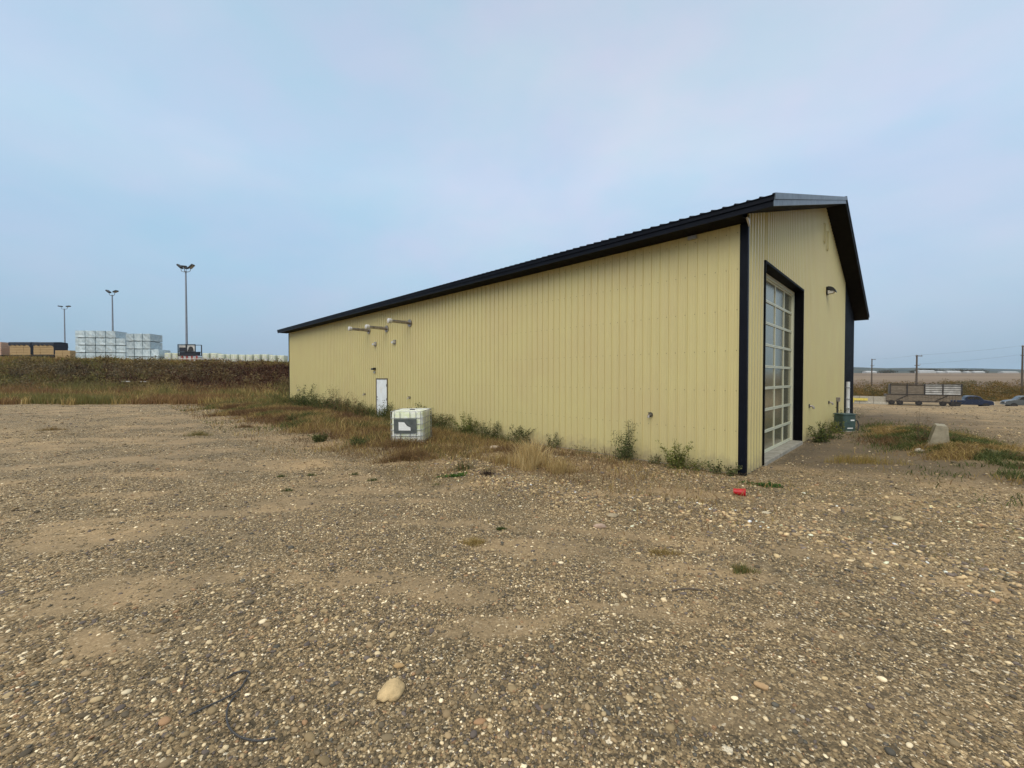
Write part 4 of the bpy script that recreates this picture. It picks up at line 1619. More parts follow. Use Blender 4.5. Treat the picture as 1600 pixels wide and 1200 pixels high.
weed_plant(x, y, .85, .25, 4, 50, BRWN, 'dead brown stalk just behind the concrete barrier', leaf=.03, group='weeds along the gable wall')

# ------------------------------------------------------------------ red cup
cup = thing('red_cup', 'crushed red plastic cup lying on the gravel in front of the black corner post', 'cup', (3.96, 7.03, Z(3.96, 7.03)), math.radians(-28))
a = MB()
nn_ = 24
vs, fs = [], []
for i, (xx, rr) in enumerate([(-.085, .036), (-.083, .040), (-.03, .045), (.03, .051), (.075, .056), (.082, .060), (.085, .058), (.06, .052), (-.07, .038)]):
    for k in range(nn_):
        an = 2 * math.pi * k / nn_
        fl = .80 + .10 * math.sin(xx * 40)
        vs.append((xx * 1.1, 1.3 * rr * math.cos(an) * 1.05, .058 + 1.3 * rr * math.sin(an) * (.95 + .06 * math.sin(xx * 40)) * (1 - .3 * max(0, math.sin(an)) * math.exp(-((xx - .01) / .03) ** 2))))
for i in range(8):
    for k in range(nn_):
        k2 = (k + 1) % nn_
        fs.append((i * nn_ + k, i * nn_ + k2, (i + 1) * nn_ + k2, (i + 1) * nn_ + k))
fs.append(tuple(range(nn_)))
a.add(vs, fs)
a.build('cup_body', M['red'], cup, True)

# ------------------------------------------------------------------ rubber strap in the foreground
def hose(pts, r, name, label, cat, mt, tip=None):
    w = [gpt(px, py, -.0) for px, py in pts]
    P = [Vector((x, y, Z(x, y) + r * 1.1 + h)) for (x, y), h in zip(w, [p for p in np.full(len(w), .006)])]
    Q = []
    for i in range(len(P) - 1):
        p0, p1, p2, p3 = P[max(i - 1, 0)], P[i], P[i + 1], P[min(i + 2, len(P) - 1)]
        for k in range(6):
            f = k / 6
            Q.append(.5 * ((2 * p1) + (-p0 + p2) * f + (2 * p0 - 5 * p1 + 4 * p2 - p3) * f * f + (-p0 + 3 * p1 - 3 * p2 + p3) * f ** 3))
    Q.append(P[-1])
    c = Q[len(Q) // 2].copy()
    mb = MB()
    mb.tube([q - c for q in Q], r, 8)
    o = mb.build(name, M[mt], None, True, c)
    return tag(o, label, cat)


hose([(296, 1121), (322, 1108), (352, 1094), (374, 1080), (386, 1062), (390, 1054), (382, 1051), (366, 1055), (355, 1063)], .0048, 'rubber_strap',
     'black rubber strap curled into a hook on the foreground gravel', 'strap', 'rubber')
hose([(368, 1090), (358, 1104), (354, 1122), (358, 1140), (370, 1152), (384, 1158), (404, 1161), (430, 1156)], .0046, 'rubber_hose',
     'dark rubber hose piece curving towards the camera below the hooked strap', 'hose', 'rubber')
hose([(292, 1042), (289, 1060), (284, 1082)], .0022, 'twig', 'thin dry twig on the gravel left of the hooked strap', 'twig', 'polewood')
x, y = gpt(1062, 924)
hose([(1050, 925), (1075, 922), (1098, 925)], .006, 'dead_stick', 'short dark stick lying on the gravel right of the middle', 'stick', 'polewood')

# ------------------------------------------------------------------ IBC tank
def rrect(hx, hy, r, n=5):
    pts = []
    for (sx, sy, a0) in ((1, 1, 0), (-1, 1, 90), (-1, -1, 180), (1, -1, 270)):
        for k in range(n + 1):
            an = math.radians(a0 + 90 * k / n)
            pts.append((sx * (hx - r) + r * math.cos(an), sy * (hy - r) + r * math.sin(an)))
    return pts


def make_tote(loc, label, group=None):
    t = thing('water_tank', label, 'tank', loc, 0, group)
    hx, hy, z0, z1 = .475, .575, .17, 1.13
    mb = MB()
    rings = []
    for (k, zz) in ((.90, z0), (.97, z0 + .03), (1, z0 + .08), (1, z1 - .09), (.985, z1 - .045), (.94, z1 - .012), (.86, z1)):
        rings.append([(x * k, y * k, zz) for x, y in rrect(hx, hy, .11)])
    n = len(rings[0])
    vs = [p for r in rings for p in r]
    fs = []
    for i in range(len(rings) - 1):
        for k in range(n):
            k2 = (k + 1) % n
            fs.append((i * n + k, i * n + k2, (i + 1) * n + k2, (i + 1) * n + k))
    fs += [tuple(reversed(range(n))), tuple((len(rings) - 1) * n + k for k in range(n))]
    mb.add(vs, fs)
    tk = mb.build('tank', M['tank'], t, True)
    a = MB()
    a.tube([(0.02, 0, z1 - .005), (0.02, 0, z1 + .022)], [.085, .08], 18)
    a.build('cap', M['blackplastic'], tk, True)
    cg = MB()
    HX, HY, R = .495, .595, .0095
    lv = [.20, .385, .565, .74, .925, 1.12]
    loop = [(x, y) for x, y in rrect(HX, HY, .06, 3)]
    for zz in lv:
        pts = [(x, y, zz) for x, y in loop] + [(loop[0][0], loop[0][1], zz)]
        cg.tube(pts, R, 6, caps=False)
    for (xx) in (-.37, -.20, .10, .28, .42):
        for yy in (-HY - .012, HY + .012):
            cg.tube([(xx, yy, .10), (xx, yy, 1.12)], R * .9, 6)
    for yy in (-.5, -.3, -.1, .1, .3, .5):
        for xx in (-HX - .012, HX + .012):
            cg.tube([(xx, yy, .10), (xx, yy, 1.12)], R * .9, 6)
    for yy in (-.25, .25):
        cg.tube([(-HX, yy, 1.135), (HX, yy, 1.135)], R, 6)
    cg.build('cage', M['galv'], t, True)
    pl = MB()
    for xx in (-.45, 0, .45):
        for yy in (-.53, 0, .53):
            pl.box(xx - .05, xx + .05, yy - .06, yy + .06, 0, .10)
    pl.box(-.5, .5, -.6, .6, .101, .14)
    for yy in (-.53, 0, .53):
        pl.box(-.5, .5, yy - .065, yy + .065, -.02, -.001)
    pl.build('pallet', M['galvdull'], t)
    return t


tx, ty = -3.14, 12.75
tote = make_tote((tx, ty, Z(tx, ty) - .12), 'large white caged water tank with grey label plate, in the weeds by the shed')
tote.rotation_euler = (math.radians(0), math.radians(-.8), math.radians(-1))
a = MB()
a.box(-.385, .30, -.622, -.616, .47, .90)
pl = a.build('label_plate', mat('grey_label_plate', (.11, .12, .115), .4, .2, .3, 6, c2=(.07, .08, .075)), tote)
a = MB()
a.add([(-.24, -.6235, .56), (.12, -.6235, .55), (.12, -.6235, .64), (-.03, -.6235, .76), (-.06, -.6235, .80), (-.24, -.6235, .81)], [(0, 1, 2, 3, 4, 5)])
a.build('torn_label', M['paper'], pl)
a = MB()
a.tube([(-.06, -.624, .80), (.02, -.634, .72), (.10, -.626, .66)], [.006, .014, .006], 6)
a.build('peeled_flap', M['blackplastic'], pl)

# ------------------------------------------------------------------ yard on the bank: tanks, bundles, lumber, masts
far_t = make_tote((0, 0, 0), 'x', 'white caged tanks in a row on top of the bank')
first = True
tt = [(326, 59.5, 'white caged tank at the left end of the long row on the bank'),
      (338, 59.7, 'second tank from the left end of the row on the bank'),
      (349, 59.4, 'third tank from the left of the row on the bank'),
      (358.5, 59.8, 'fourth tank from the left of the row on the bank'),
      (370, 59.4, 'fifth tank from the left of the row on the bank'),
      (382, 59.6, 'sixth tank from the left of the row on the bank'),
      (393.5, 59.4, 'seventh tank from the left of the row on the bank'),
      (405, 59.6, 'fourth tank from the shed end of the row on the bank'),
      (417.5, 59.8, 'third tank from the shed end of the row on the bank'),
      (429.5, 59.4, 'second tank from the shed end of the row on the bank'),
      (442, 59.6, 'tank at the end of the row nearest the shed'),
      (267, 60.4, 'left one of two tanks beside the black framed crate'),
      (278, 60.6, 'right one of two tanks beside the black framed crate')]
for (px, Y_, lb) in tt:
    o = far_t if first else copy_tree(far_t)
    first = False
    x = (px - 800) / 633.6 * Y_
    o.location = (x, Y_, Z(x, Y_) + .03)
    o.rotation_euler = (0, 0, random.uniform(-.12, .12))
    o['label'] = lb
# pale pipe rail in front of the row
a = MB()
xs = [-47 + k * 1.6 for k in range(6)]
for x in xs:
    a.tube([(x, 0, -.4), (x, 0, .55)], .045, 6)
a.tube([(xs[0], 0, .50), (xs[-1], 0, .42)], .05, 6)
a.tube([(xs[0], 0, .22), (xs[-1], 0, .15)], .04, 6)
o = a.build('pipe_rail', M['whitewash'], None, False, (0, 57.4, Z(-43, 57.4) + .05))
tag(o, 'low pale pipe rail in front of the tanks on the bank', 'rail')

# black framed crate on a red and white one
X0, Y0 = -47.2, 59.5
z0 = Z(X0, Y0)
cr_ = thing('slatted_crate', 'low red and white slatted crate under the black framed crate', 'crate', (X0 + .15, Y0, z0))
a = MB()
for k in range(7):
    a.box(-1.4 + k * .4, -1.2 + k * .4, -.5, -.46, 0, .72)
a.box(-1.4, 1.4, -.45, .5, .02, .68)
a.build('side_slats', M['whitewash'], cr_)
a = MB()
for k in range(4):
    a.box(-1.0 + k * .7, -.75 + k * .7, -.53, -.505, .1, .74)
a.box(-1.45, 1.45, -.53, -.505, .74, .79)
a.build('red_rail', mat('faded_red_paint', (.38, .07, .06), .6), cr_)
fr = thing('framed_crate', 'black framed crate with pale panels standing in front of the tallest lamp mast', 'crate', (X0, Y0, z0 + .80))
a = MB()
for x in (-1.28, 1.2):
    for y in (-.6, .6):
        a.box(x, x + .09, y - .05, y + .05, 0, 1.66)
for z in (.0, .55, 1.58):
    a.box(-1.19, 1.199, -.65, -.56, z, z + .08)
    a.box(-1.19, 1.199, .56, .65, z, z + .08)
a.box(-.12, -.02, -.655, -.57, .63, 1.575)
a.build('frame', M['blackplastic'], fr)
a = MB()
a.box(-1.18, -.13, -.5, .5, .64, 1.50)
a.build('black_panel', M['tarp'], fr)
a = MB()
a.box(-1.17, -.14, -.52, -.505, 1.2, 1.56)
a.box(0, 1.18, -.52, -.49, .65, 1.56)
a.build('pale_panel', M['whitewash'], fr)
a = MB()
a.tube([(.55, -.535, .98), (.55, -.525, .98)], .36, 14)
a.box(.1, .95, -.538, -.524, .66, .9)
a.build('dark_disc', M['blackplastic'], fr)
a = MB()
a.box(-1.15, 1.15, -.5, .5, .09, .54)
a.build('base_tray', M['tarp'], fr)


# wrapped bundles: two stacks, four tiers
def bundle(w, h, d):
    """creased wrapped block"""
    bm = bmesh.new()
    bmesh.ops.create_cube(bm, size=1)
    bmesh.ops.bevel(bm, geom=list(bm.edges), offset=.02, segments=1, affect='EDGES')
    bmesh.ops.subdivide_edges(bm, edges=list(bm.edges), cuts=2, use_grid_fill=True)
    for v in bm.verts:
        v.co = Vector((v.co.x * w, v.co.y * d, (v.co.z + .5) * h))
        v.co += Vector((random.gauss(0, .012), random.gauss(0, .018), random.gauss(0, .012)))
    me = bpy.data.meshes.new('wrapped_bundle')
    bm.to_mesh(me)
    bm.free()
    me.materials.append(M['wrap'])
    return me


ORD = ['leftmost', 'second from left', 'third from left', 'fourth from left', 'fifth from left', 'sixth from left']
TIER = ['bottom', 'second', 'third', 'top']
for (sname, x0, Y_, counts, ang, ww, hh_, dz) in (('left, larger', -68.0, 64.3, [5, 5, 5, 4], .12, 1.42, 1.15, 4.39), ('right, smaller', -56.5, 60.5, [4, 4, 3, 3], .08, 1.13, 1.14, 3.55)):
    bm4 = [bundle(ww - .07, hh_ - .09, 2.3) for _ in range(4)]
    bearer = MB()
    bearer.box(-ww / 2 + .05, ww / 2 - .05, -.05, .05, 0, .07)
    bear0 = None
    zb_ = dz
    for tier in range(4):
        for k in range(counts[tier]):
            o = bpy.data.objects.new('wrapped_bundle', random.choice(bm4))
            COL.objects.link(o)
            o.location = (x0 + ww / 2 + k * ww * math.cos(ang), Y_ + k * ww * math.sin(ang) + random.uniform(-.03, .03), zb_ + tier * hh_ + .07)
            o.rotation_euler = (0, 0, ang + random.uniform(-.012, .012))
            tag(o, '%s plastic wrapped bundle in the %s tier of the %s stack' % (ORD[k], TIER[tier], sname), 'wrapped bundle', 'wrapped bundles stacked on the bank')
            for yy in (-.7, .7):
                if bear0 is None:
                    b_ = bear0 = bearer.build('bearer', M['steel_dark'])
                else:
                    b_ = bear0.copy()
                    COL.objects.link(b_)
                b_.parent = o
                b_.location = (0, yy, -.07)


# lumber loads under tarps
def lumber_load(x, Y_, w, h, label, tarp=True, mt='lumber', wheels=True, d=2.4):
    z = Z(x, Y_) + (.95 if wheels else .1)
    t = thing('lumber_load', label, 'lumber', (x, Y_, z), random.uniform(-.04, .04), 'lumber loads at the left end of the bank')
    a = MB()
    rows = max(3, int(h / .42))
    rh = h / rows
    for i in range(rows):
        for j in range(max(2, int(w / 1.3))):
            jw = w / max(2, int(w / 1.3))
            a.box(-w / 2 + j * jw + .02, -w / 2 + (j + 1) * jw - .02, -d / 2 + random.uniform(0, .05), d / 2, i * rh + .015, (i + 1) * rh - .02)
    a.build('boards', M[mt], t)
    if tarp:
        a = MB()
        vs, fs = [], []
        n = 14
        for i in range(n + 1):
            xx = -w / 2 - .12 + (w + .24) * i / n
            dr_ = (.55 + .12 * math.sin(i * 2.1) + random.uniform(-.05, .05)) * (2.2 if i in (n, ) else 1)
            for (yy, zz) in ((-d / 2 - .10, h - dr_), (-d / 2 - .07, h - .05), (-d / 2, h + .06), (0, h + .12 + .04 * math.sin(i)), (d / 2, h + .06), (d / 2 + .08, h - dr_)):
                vs.append((xx, yy, zz))
        for i in range(n):
            for k in range(5):
                fs.append((i * 6 + k, i * 6 + k + 1, (i + 1) * 6 + k + 1, (i + 1) * 6 + k))
        a.add(vs, fs)
        a.box(w / 2 + .05, w / 2 + .12, -d / 2 - .05, d / 2, .1, h)
        a.build('tarp', M['tarp'], t)
    if wheels:
        return t, z
    return t, z


def trailer_bed(x, Y_, w, label):
    z = Z(x, Y_)
    t = thing('flatbed_trailer', label, 'trailer', (x, Y_, z), 0, 'flatbeds under the lumber loads')
    a = MB()
    a.box(-w / 2, w / 2, -1.25, 1.25, .72, .93)
    a.build('bed', M['steel_dark'], t)
    for wx_ in (-w * .34, -w * .18, w * .2, w * .34):
        a = MB()
        a.tube([(wx_, -1.22, .48), (wx_, -.95, .48)], .48, 16)
        a.build('wheel', M['tyre'], t)
    return t


for (pa, pb, Y_, h, lb, lbt, mt, tp) in ((-14, 14, 82, 2.6, 'reddish brown uncovered lumber load cut by the left edge of the view', 'flatbed under the reddish lumber load', 'lumber_dark', False),
                                         (27, 60, 82, 2.5, 'tan lumber load under a black tarp, left one of two', 'flatbed under the left tarped load', 'lumber', True),
                                         (64, 96, 80, 2.35, 'tan lumber load under a black tarp, right one of two', 'flatbed under the right tarped load', 'lumber', True)):
    xa, xb = (pa - 800) / 633.6 * Y_, (pb - 800) / 633.6 * Y_
    w = xb - xa
    trailer_bed((xa + xb) / 2, Y_, w + .5, lbt)
    t, z = lumber_load((xa + xb) / 2, Y_, w, h, lb, tp, mt)
xa, xb = (98 - 800) / 633.6 * 74, (121 - 800) / 633.6 * 74
lumber_load((xa + xb) / 2, 74, xb - xa, 1.5, 'low pale lumber stack between the tarped loads and the wrapped bundles', False, 'lumber', False)
lumber_load((19 - 800) / 633.6 * 85, 85, 1.2, 2.9, 'narrow dark lumber stack between the reddish load and the tarped loads', True, 'lumber_dark', False)


# lamp masts
def mast(x, Y_, h, label, heads):
    z = Z(x, Y_)
    t = thing('lamp_mast', label, 'lamp mast', (x, Y_, z), 0, 'tall floodlight masts behind the bank')
    a = MB()
    a.tube([(0, 0, -.3), (0, 0, h - .9)], [.17, .10], 10)
    a.build('pole', M['galvdull'], t, True)
    a = MB()
    a.tube([(0, 0, h - 1.0), (0, 0, h - .9)], .22, 10)
    for (dx, dy, tilt) in heads:
        a.tube([(0, 0, h - .95), (dx * .5, dy * .5, h - .98), (dx * .9, dy * .9, h - .85), (dx, dy, h - .45)], .045, 6)
    a.build('arm', M['galvdull'], t, True)
    for (dx, dy, tilt) in heads:
        Mx = Matrix.Translation((dx, dy, h - .28)) @ Matrix.Rotation(math.atan2(dy, dx), 4, 'Z') @ Matrix.Rotation(tilt, 4, 'Y')
        a = MB()
        a.bbox(-.20, .62, -.30, .30, -.10, .14, .05, M=Mx)
        fl = a.build('floodlight', M['blackplastic'], t)
        a = MB()
        a.box(-.15, .57, -.25, .25, -.125, -.102, M=Mx)
        a.build('lens', M['galv'], fl)
    return t


def mx_(px, Y_):
    return (px - 800) / 633.6 * Y_


mast(mx_(292.5, 63), 63, 14.8, 'tallest floodlight mast, rising behind the black framed crate', [(-.75, 0, -.75), (.75, 0, -.75), (-.25, .4, -.35), (.2, -.5, .2)])
mast(mx_(177.5, 80), 80, 13.6, 'middle floodlight mast with two lamps, behind the wrapped bundles', [(-.7, .1, -.6), (.6, -.1, -.3)])
mast(mx_(102.5, 104), 104, 14.9, 'shortest looking floodlight mast with two lamps, right of the tarped loads', [(-.8, 0, -.1), (.7, .1, -.15)])

# plastic pipe and dark culvert on the bank
def bankpt(px, py):
    best = None
    for k in range(200):
        Y_ = 38 + k * .1
        x = (px - 800) / 633.6 * Y_
        yy = 600 - 633.6 * ((Z(x, Y_) - 1.7) / Y_ + .0164)
        if best is None or abs(yy - py) < best[0]:
            best = (abs(yy - py), x, Y_)
    return best[1], best[2]


for (p0_, p1_, lb) in (((194, 602), (207, 602), 'short pale plank on the bank, left one of two'), ((223, 602), (236, 602), 'short pale plank on the bank, right one of two')):
    x, y = bankpt(*p0_)
    x2, y2 = bankpt(*p1_)
    a = MB()
    a.tube([(0, 0, 0), (x2 - x, y2 - y, Z(x2, y2) - Z(x, y))], .06, 6)
    o = a.build('plank', M['whitewash'], None, False, (x, y - .3, Z(x, y) + .42))
    tag(o, lb, 'plank')

# ------------------------------------------------------------------ right hand background
ROW_A, ROW_B = (61.4, 73.0), (74.8, 64.0)
RANG = math.atan2(ROW_B[1] - ROW_A[1], ROW_B[0] - ROW_A[0])


def rowpt(px, back=0.0):
    k = (px - 800) / 633.6
    ux, uy = math.cos(RANG), math.sin(RANG)
    ax, ay = ROW_A[0] - uy * back, ROW_A[1] + ux * back
    # ax + ux t = k (ay + uy t)
    t_ = (k * ay - ax) / (ux - k * uy)
    x, y = ax + ux * t_, ay + uy * t_
    return x, y, Z(x, y)


def ry(px, Y_):
    x = (px - 800) / 633.6 * Y_
    return x, Y_, Z(x, Y_)


# slatted trailer
x0, Y_, z = rowpt(1389, 1.3)
x1, y1_, _ = rowpt(1499, 1.3)
Ltr = math.hypot(x1 - x0, y1_ - Y_)
tr = thing('slatted_trailer', 'long two deck slatted cargo trailer, weathered grey with white boards at the front bays', 'trailer', (x0, Y_, z), RANG)
print('trailer', Ltr, z)
zb0, zb1, zt = .75, 1.85, 3.60
a = MB()
a.box(-.5, Ltr, -1.25, 1.25, .58, .749)
a.build('chassis', M['steel_dark'], tr)
a = MB()
a.box(-.5, Ltr, -1.20, 1.2, zb0, zb1)
for k in range(int((Ltr + .5) / .35)):
    a.box(-.5 + k * .35, -.42 + k * .35, -1.27, -1.201, zb0, zb1)
a.build('lower_deck', M['slat'], tr)
a = MB()
for (xa, xb) in ((.8, 2.2), (Ltr - 3, Ltr - 1.6)):
    a.tube([(xa, -1.30, zb0 + .1), (xb, -1.30, zb1 - .1)], .06, 6)
a.box(-.55, Ltr + .02, -1.31, -1.275, zb1 - .05, zb1 + .06)
a.build('side_brace', M['steel_dark'], tr)
bays = 4
bw = Ltr / bays
for i in range(bays):
    a = MB()
    for k in range(6):
        zz = zb1 + .07 + k * (zt - zb1 - .1) / 6
        hh_ = (zt - zb1 - .1) / 6
        a.box(i * bw + .08, (i + 1) * bw - .08, -1.15 + .01 * k, -1.10, zz, zz + hh_ - .05)
    a.box(i * bw + .06, (i + 1) * bw - .06, -1.09, 1.1, zb1 + .06, zt - .1)
    a.build('side_boards', M['slat'] if i < 2 else M['whitewash'], tr)
a = MB()
for i in range(bays + 1):
    a.box(i * bw - .08, i * bw + .06, -1.28, -1.16, zb1 + .06, zt)
a.box(-.08, Ltr + .06, -1.29, -1.155, zt, zt + .09)
for i in (2, 3):
    for zz in (2.2, 2.55, 2.9, 3.25):
        a.box(i * bw + .061, (i + 1) * bw - .081, -1.24, -1.17, zz, zz + .07)
a.build('rack', M['steel_dark'], tr)
for wx_ in (.2, 1.25, Ltr * .42, Ltr - 2.1, Ltr - 1.0):
    a = MB()
    a.tube([(wx_, -1.22, .42), (wx_, -.95, .42)], .42, 16)
    w_ = a.build('wheel', M['tyre'], tr)
    a = MB()
    a.tube([(wx_, -1.235, .42), (wx_, -1.221, .42)], .2, 12)
    a.build('rim', M['steel_dark'], w_)


def pickup(x, Y_, z, flip, paint, label, L_=5.4):
    t = thing('pickup_truck', label, 'pickup truck', (x, Y_, z), RANG + (math.pi if flip else 0))
    s = L_ / 5.4
    pf = [(-2.7, .45), (-2.7, 1.15), (-.85, 1.18), (-.75, 1.25), (-.55, 1.78), (-.2, 1.86), (.7, 1.86), (1.0, 1.76), (1.45, 1.28), (2.45, 1.10), (2.68, .95), (2.72, .5), (2.35, .42), (-2.4, .40)]
    a = MB()
    a.prism([(px * s, pz) for px, pz in pf], -.92, .92, 'y')
    b = a.build('body', M[paint], t, False)
    bmod = b.modifiers.new('bevel', 'BEVEL')
    bmod.width = .06
    bmod.segments = 2
    for sy in (-.925, .925):
        a = MB()
        ya, yb = (sy - .006, sy) if sy < 0 else (sy, sy + .006)
        a.prism([(-.5 * s, 1.30), (-.40 * s, 1.70), (.18 * s, 1.76), (.18 * s, 1.30)], ya, yb, 'y')
        a.prism([(.25 * s, 1.30), (.25 * s, 1.76), (.80 * s, 1.72), (1.22 * s, 1.30)], ya, yb, 'y')
        a.build('side_window', M['carglass'], b)
    a = MB()
    a.add([(1.03 * s, -.8, 1.765), (1.03 * s, .8, 1.765), (1.46 * s, .85, 1.30), (1.46 * s, -.85, 1.30)], [(0, 1, 2, 3)])
    a.build('windscreen', M['carglass'], b)
    for wx_ in (-1.7, 1.75):
        for sy in (-1, 1):
            a = MB()
            a.tube([(wx_ * s, sy * .95, .38), (wx_ * s, sy * .70, .38)], .38, 18)
            w_ = a.build('wheel', M['tyre'], t)
            a = MB()
            a.tube([(wx_ * s, sy * .958, .38), (wx_ * s, sy * .951, .38)], .22, 12)
            a.build('rim', M['steel_dark'], w_)
    for sy in (-.75, .75):
        a = MB()
        a.box(2.66 * s, 2.735 * s, sy - .14, sy + .14, .78, .93)
        a.build('headlight', M['cap'], t)
    a = MB()
    a.box(2.70 * s, 2.80 * s, -.9, .9, .45, .60)
    a.build('bumper', M['galv'], t)
    return t


x, Y_, z = rowpt(1515, 1.0)
pickup(x, Y_, z, False, 'bluepaint', 'dark blue pickup truck parked nose right in front of the slatted trailer', 4.9)
x, Y_, z = rowpt(1606, 1.0)
pickup(x, Y_, z, True, 'silver', 'silver pickup truck cut by the right edge of the view', 5.0)
# thin rail between
a = MB()
xa, ya, za = rowpt(1541, 0)
xb, yb, zb = rowpt(1583, 0)
lr_ = math.hypot(xb - xa, yb - ya)
for k in range(5):
    a.tube([(lr_ * k / 4, 0, -.3), (lr_ * k / 4, 0, .30)], .05, 6)
a.tube([(0, 0, .30), (lr_, 0, .30 + zb - za)], .07, 6)
o = a.build('low_rail', M['steel_dark'], None, False, (xa, ya, za), RANG)
tag(o, 'low dark rail on the ground between the two pickup trucks', 'rail')
# concrete blocks wall right of the corner
xa, ya, za = rowpt(1322, .5)
xb, yb, zb = rowpt(1388, .5)
bw = math.hypot(xb - xa, yb - ya) / 3
for k in range(3):
    a = MB()
    a.prism([(-.35, -.2), (.35, -.2), (.33, .15), (.18, .45), (.13, 1.38), (-.13, 1.38), (-.18, .45), (-.33, .15)], 0, bw - .05, 'x')
    x, y = xa + (xb - xa) * k / 3, ya + (yb - ya) * k / 3
    o = a.build('concrete_block', M['concrete'], None, False, (x, y, Z(x, y)), RANG)
    tag(o, ['concrete block beside the shed corner with the yellow board on it', 'middle concrete block between the shed corner and the slatted trailer', 'concrete block touching the left end of the slatted trailer'][k],
        'concrete block', 'concrete blocks left of the slatted trailer')
a = MB()
a.box(0, 2.2, -.03, .03, 0, .42)
a.box(.2, .35, -.06, -.031, -.4, .5)
x, y, z = rowpt(1331, 0)
o = a.build('yellow_board', M['yellow'], None, False, (x, y, z + .6), RANG)
tag(o, 'yellow painted board leaning on the concrete block beside the shed', 'board')


# utility poles
def upole(px, Y_, h, label):
    x, Y_, z = ry(px, Y_)
    t = thing('utility_pole', label, 'utility pole', (x, Y_, z), 0, 'wooden utility poles across the fields')
    a = MB()
    a.tube([(0, 0, -.5), (0, 0, h)], [.20, .13], 8)
    a.build('pole', M['polewood'], t, True)
    for (zz, w) in ((h - .25, 1.1), (h - 2.2, .8)):
        a = MB()
        a.box(-w * .2, w, -.08, .08, zz, zz + .14) if zz > h - 1 else a.box(-w * .5, w * .7, -.08, .08, zz, zz + .12)
        ca_ = a.build('crossarm', M['polewood'], t)
        for dx in (w * .9, -w * .1):
            a = MB()
            a.tube([(dx, 0, zz + .14), (dx, 0, zz + .34)], [.05, .07], 6)
            a.build('insulator', M['galv'], ca_)
    return (x, Y_, z + h)


p1 = upole(1432, 85, 9.2, 'wooden utility pole with short crossarms behind the slatted trailer')
p2 = upole(1362, 128, 8.6, 'thin distant utility pole left of the slatted trailer')
p3 = upole(1597, 88, 11.4, 'utility pole at the right edge of the view')
for (a_, b_, dz, lb) in ((p1, p3, 0, 'upper power wire from the pole behind the trailer to the right edge pole'), (p2, p1, 0, 'power wire between the distant pole and the one behind the trailer'),
                         (p1, p3, -1.9, 'lower power wire from the pole behind the trailer to the right edge pole')):
    a = MB()
    pts = []
    for k in range(13):
        f = k / 12
        pts.append(((b_[0] - a_[0]) * f, (b_[1] - a_[1]) * f, (b_[2] - a_[2]) * f - 3.2 * f * (1 - f) * .25 + dz))
    a.tube(pts, .010, 5)
    o = a.build('power_wire', M['steel_dark'], None, False, a_)
    tag(o, lb, 'power wire')

# autumn thicket behind the trailer
n = 150000
X = 58 + rng.random(n) * 112
Y = 78 + rng.random(n) * 24
k = X / Y > .72
X, Y = X[k], Y[k]
n = len(X)
hn = fbm(X / 3.0, Y / 3.0, 131, 4)
top = .35 + 2.9 * ss(.30, .72, hn) * ss(78, 90, Y)
zz = Hh(X, Y) + top * rng.random(n) ** .6
fr_ = (zz - Hh(X, Y)) / top
c = colmix(n, [(.10, .085, .03), (.085, .08, .03), (.12, .09, .03)], None, .15)
o1 = (vn(X / 2.5, Y / 2.5, 9) > .35) & (fr_ > .35)
c[o1] = colmix(o1.sum(), [(.20, .12, .035), (.23, .14, .04), (.17, .10, .03), (.14, .11, .035)], None, .15)
co, q, cc = leafcloud(np.stack([X, Y, zz], 1), .12 + .14 * rng.random(n), c, .5)
tag(raw_mesh('thicket', co, q, None, cc, M['blade']), 'rust and olive autumn thicket behind the trailer', 'thicket', kind='stuff')

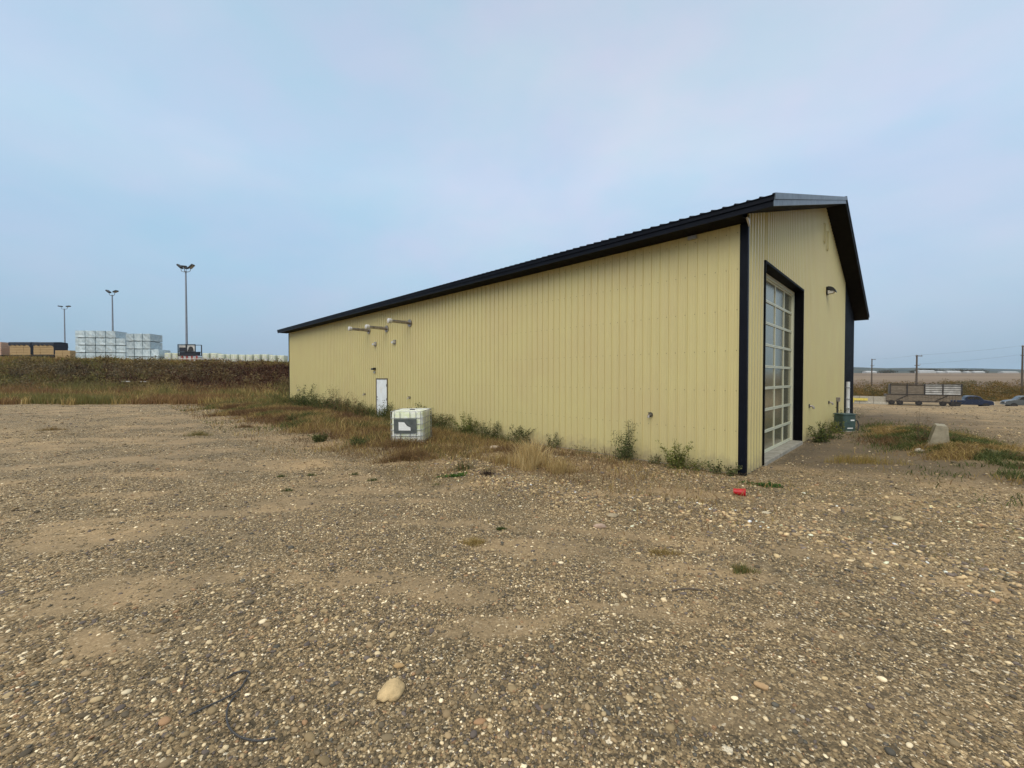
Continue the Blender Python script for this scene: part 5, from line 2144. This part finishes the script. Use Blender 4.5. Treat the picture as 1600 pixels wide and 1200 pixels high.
# farm sheds on the far edge of the field
for (pa, pb, Y_, hh_, lb) in ((1354, 1370, 930, 5, 'small pale farm shed farthest left near the dark corner of the shed'),
                              (1437, 1462, 940, 6.5, 'longest pale farm shed, just right of the utility pole'),
                              (1466, 1476, 950, 5, 'small grey farm shed right of the longest one'),
                              (1481, 1502, 960, 5.5, 'pale farm shed above the front end of the trailer'),
                              (1511, 1517, 950, 4.5, 'tiny farm hut above the blue pickup truck'),
                              (1523, 1539, 960, 5, 'pale farm shed right of the tiny hut'),
                              (1568, 1592, 955, 4, 'long low farm shed near the right edge')):
    x0, _, z0 = ry(pa, Y_)
    x1 = ry(pb, Y_)[0]
    w = x1 - x0
    t = thing('farm_shed', lb, 'farm shed', (x0, Y_, z0 - 1.0), 0, 'pale farm sheds beyond the field')
    a = MB()
    a.box(0, w, 0, 12, 0, hh_ * .62 + 1)
    a.build('wall', M['barnwall'], t)
    a = MB()
    a.prism([(-.6, hh_ * .62 + 1.0), (6, hh_ + 1.0), (12.6, hh_ * .62 + 1.0), (6, hh_ * .62 + 1.01)], -.5, w + .5, 'x')
    a.build('roof', M['barnroof'], t)
# distant tree belt
n = 9000
X = 640 + rng.random(n) * 520
Y = 985 + rng.random(n) * 30
hn = vn(X / 25, Y * 0, 4)
k = hn > .35
X, Y, hn = X[k], Y[k], hn[k]
zz = Hh(X, Y) + rng.random(len(X)) * (3 + 7 * hn)
co, q, cc = leafcloud(np.stack([X, Y, zz], 1), 1.5 + 1.8 * rng.random(len(X)), colmix(len(X), [(.035, .045, .025), (.06, .06, .03), (.09, .06, .03)], None, .2), .5)
tag(raw_mesh('tree_belt', co, q, None, cc, M['blade']), 'thin dark belt of distant trees along the far edge of the field', 'trees', kind='stuff')

# ------------------------------------------------------------------ haze: one closed box of thin even air
hz = MB()
hz.box(-6000, 6000, -6000, 6000, -9, 135)
hm = bpy.data.materials.new('thin_haze')
hm.use_nodes = True
hn_ = hm.node_tree
hn_.nodes.clear()
ho = N(hn_, 'ShaderNodeOutputMaterial')
hv = N(hn_, 'ShaderNodeVolumePrincipled')
hv.inputs['Color'].default_value = (.80, .90, 1.0, 1)
hv.inputs['Density'].default_value = .00006
hv.inputs['Anisotropy'].default_value = 0.0
L(hn_, hv, 0, ho, 'Volume')
ho_ = hz.build('haze', hm)
tag(ho_, 'thin bluish air haze over the fields', 'haze', kind='stuff')
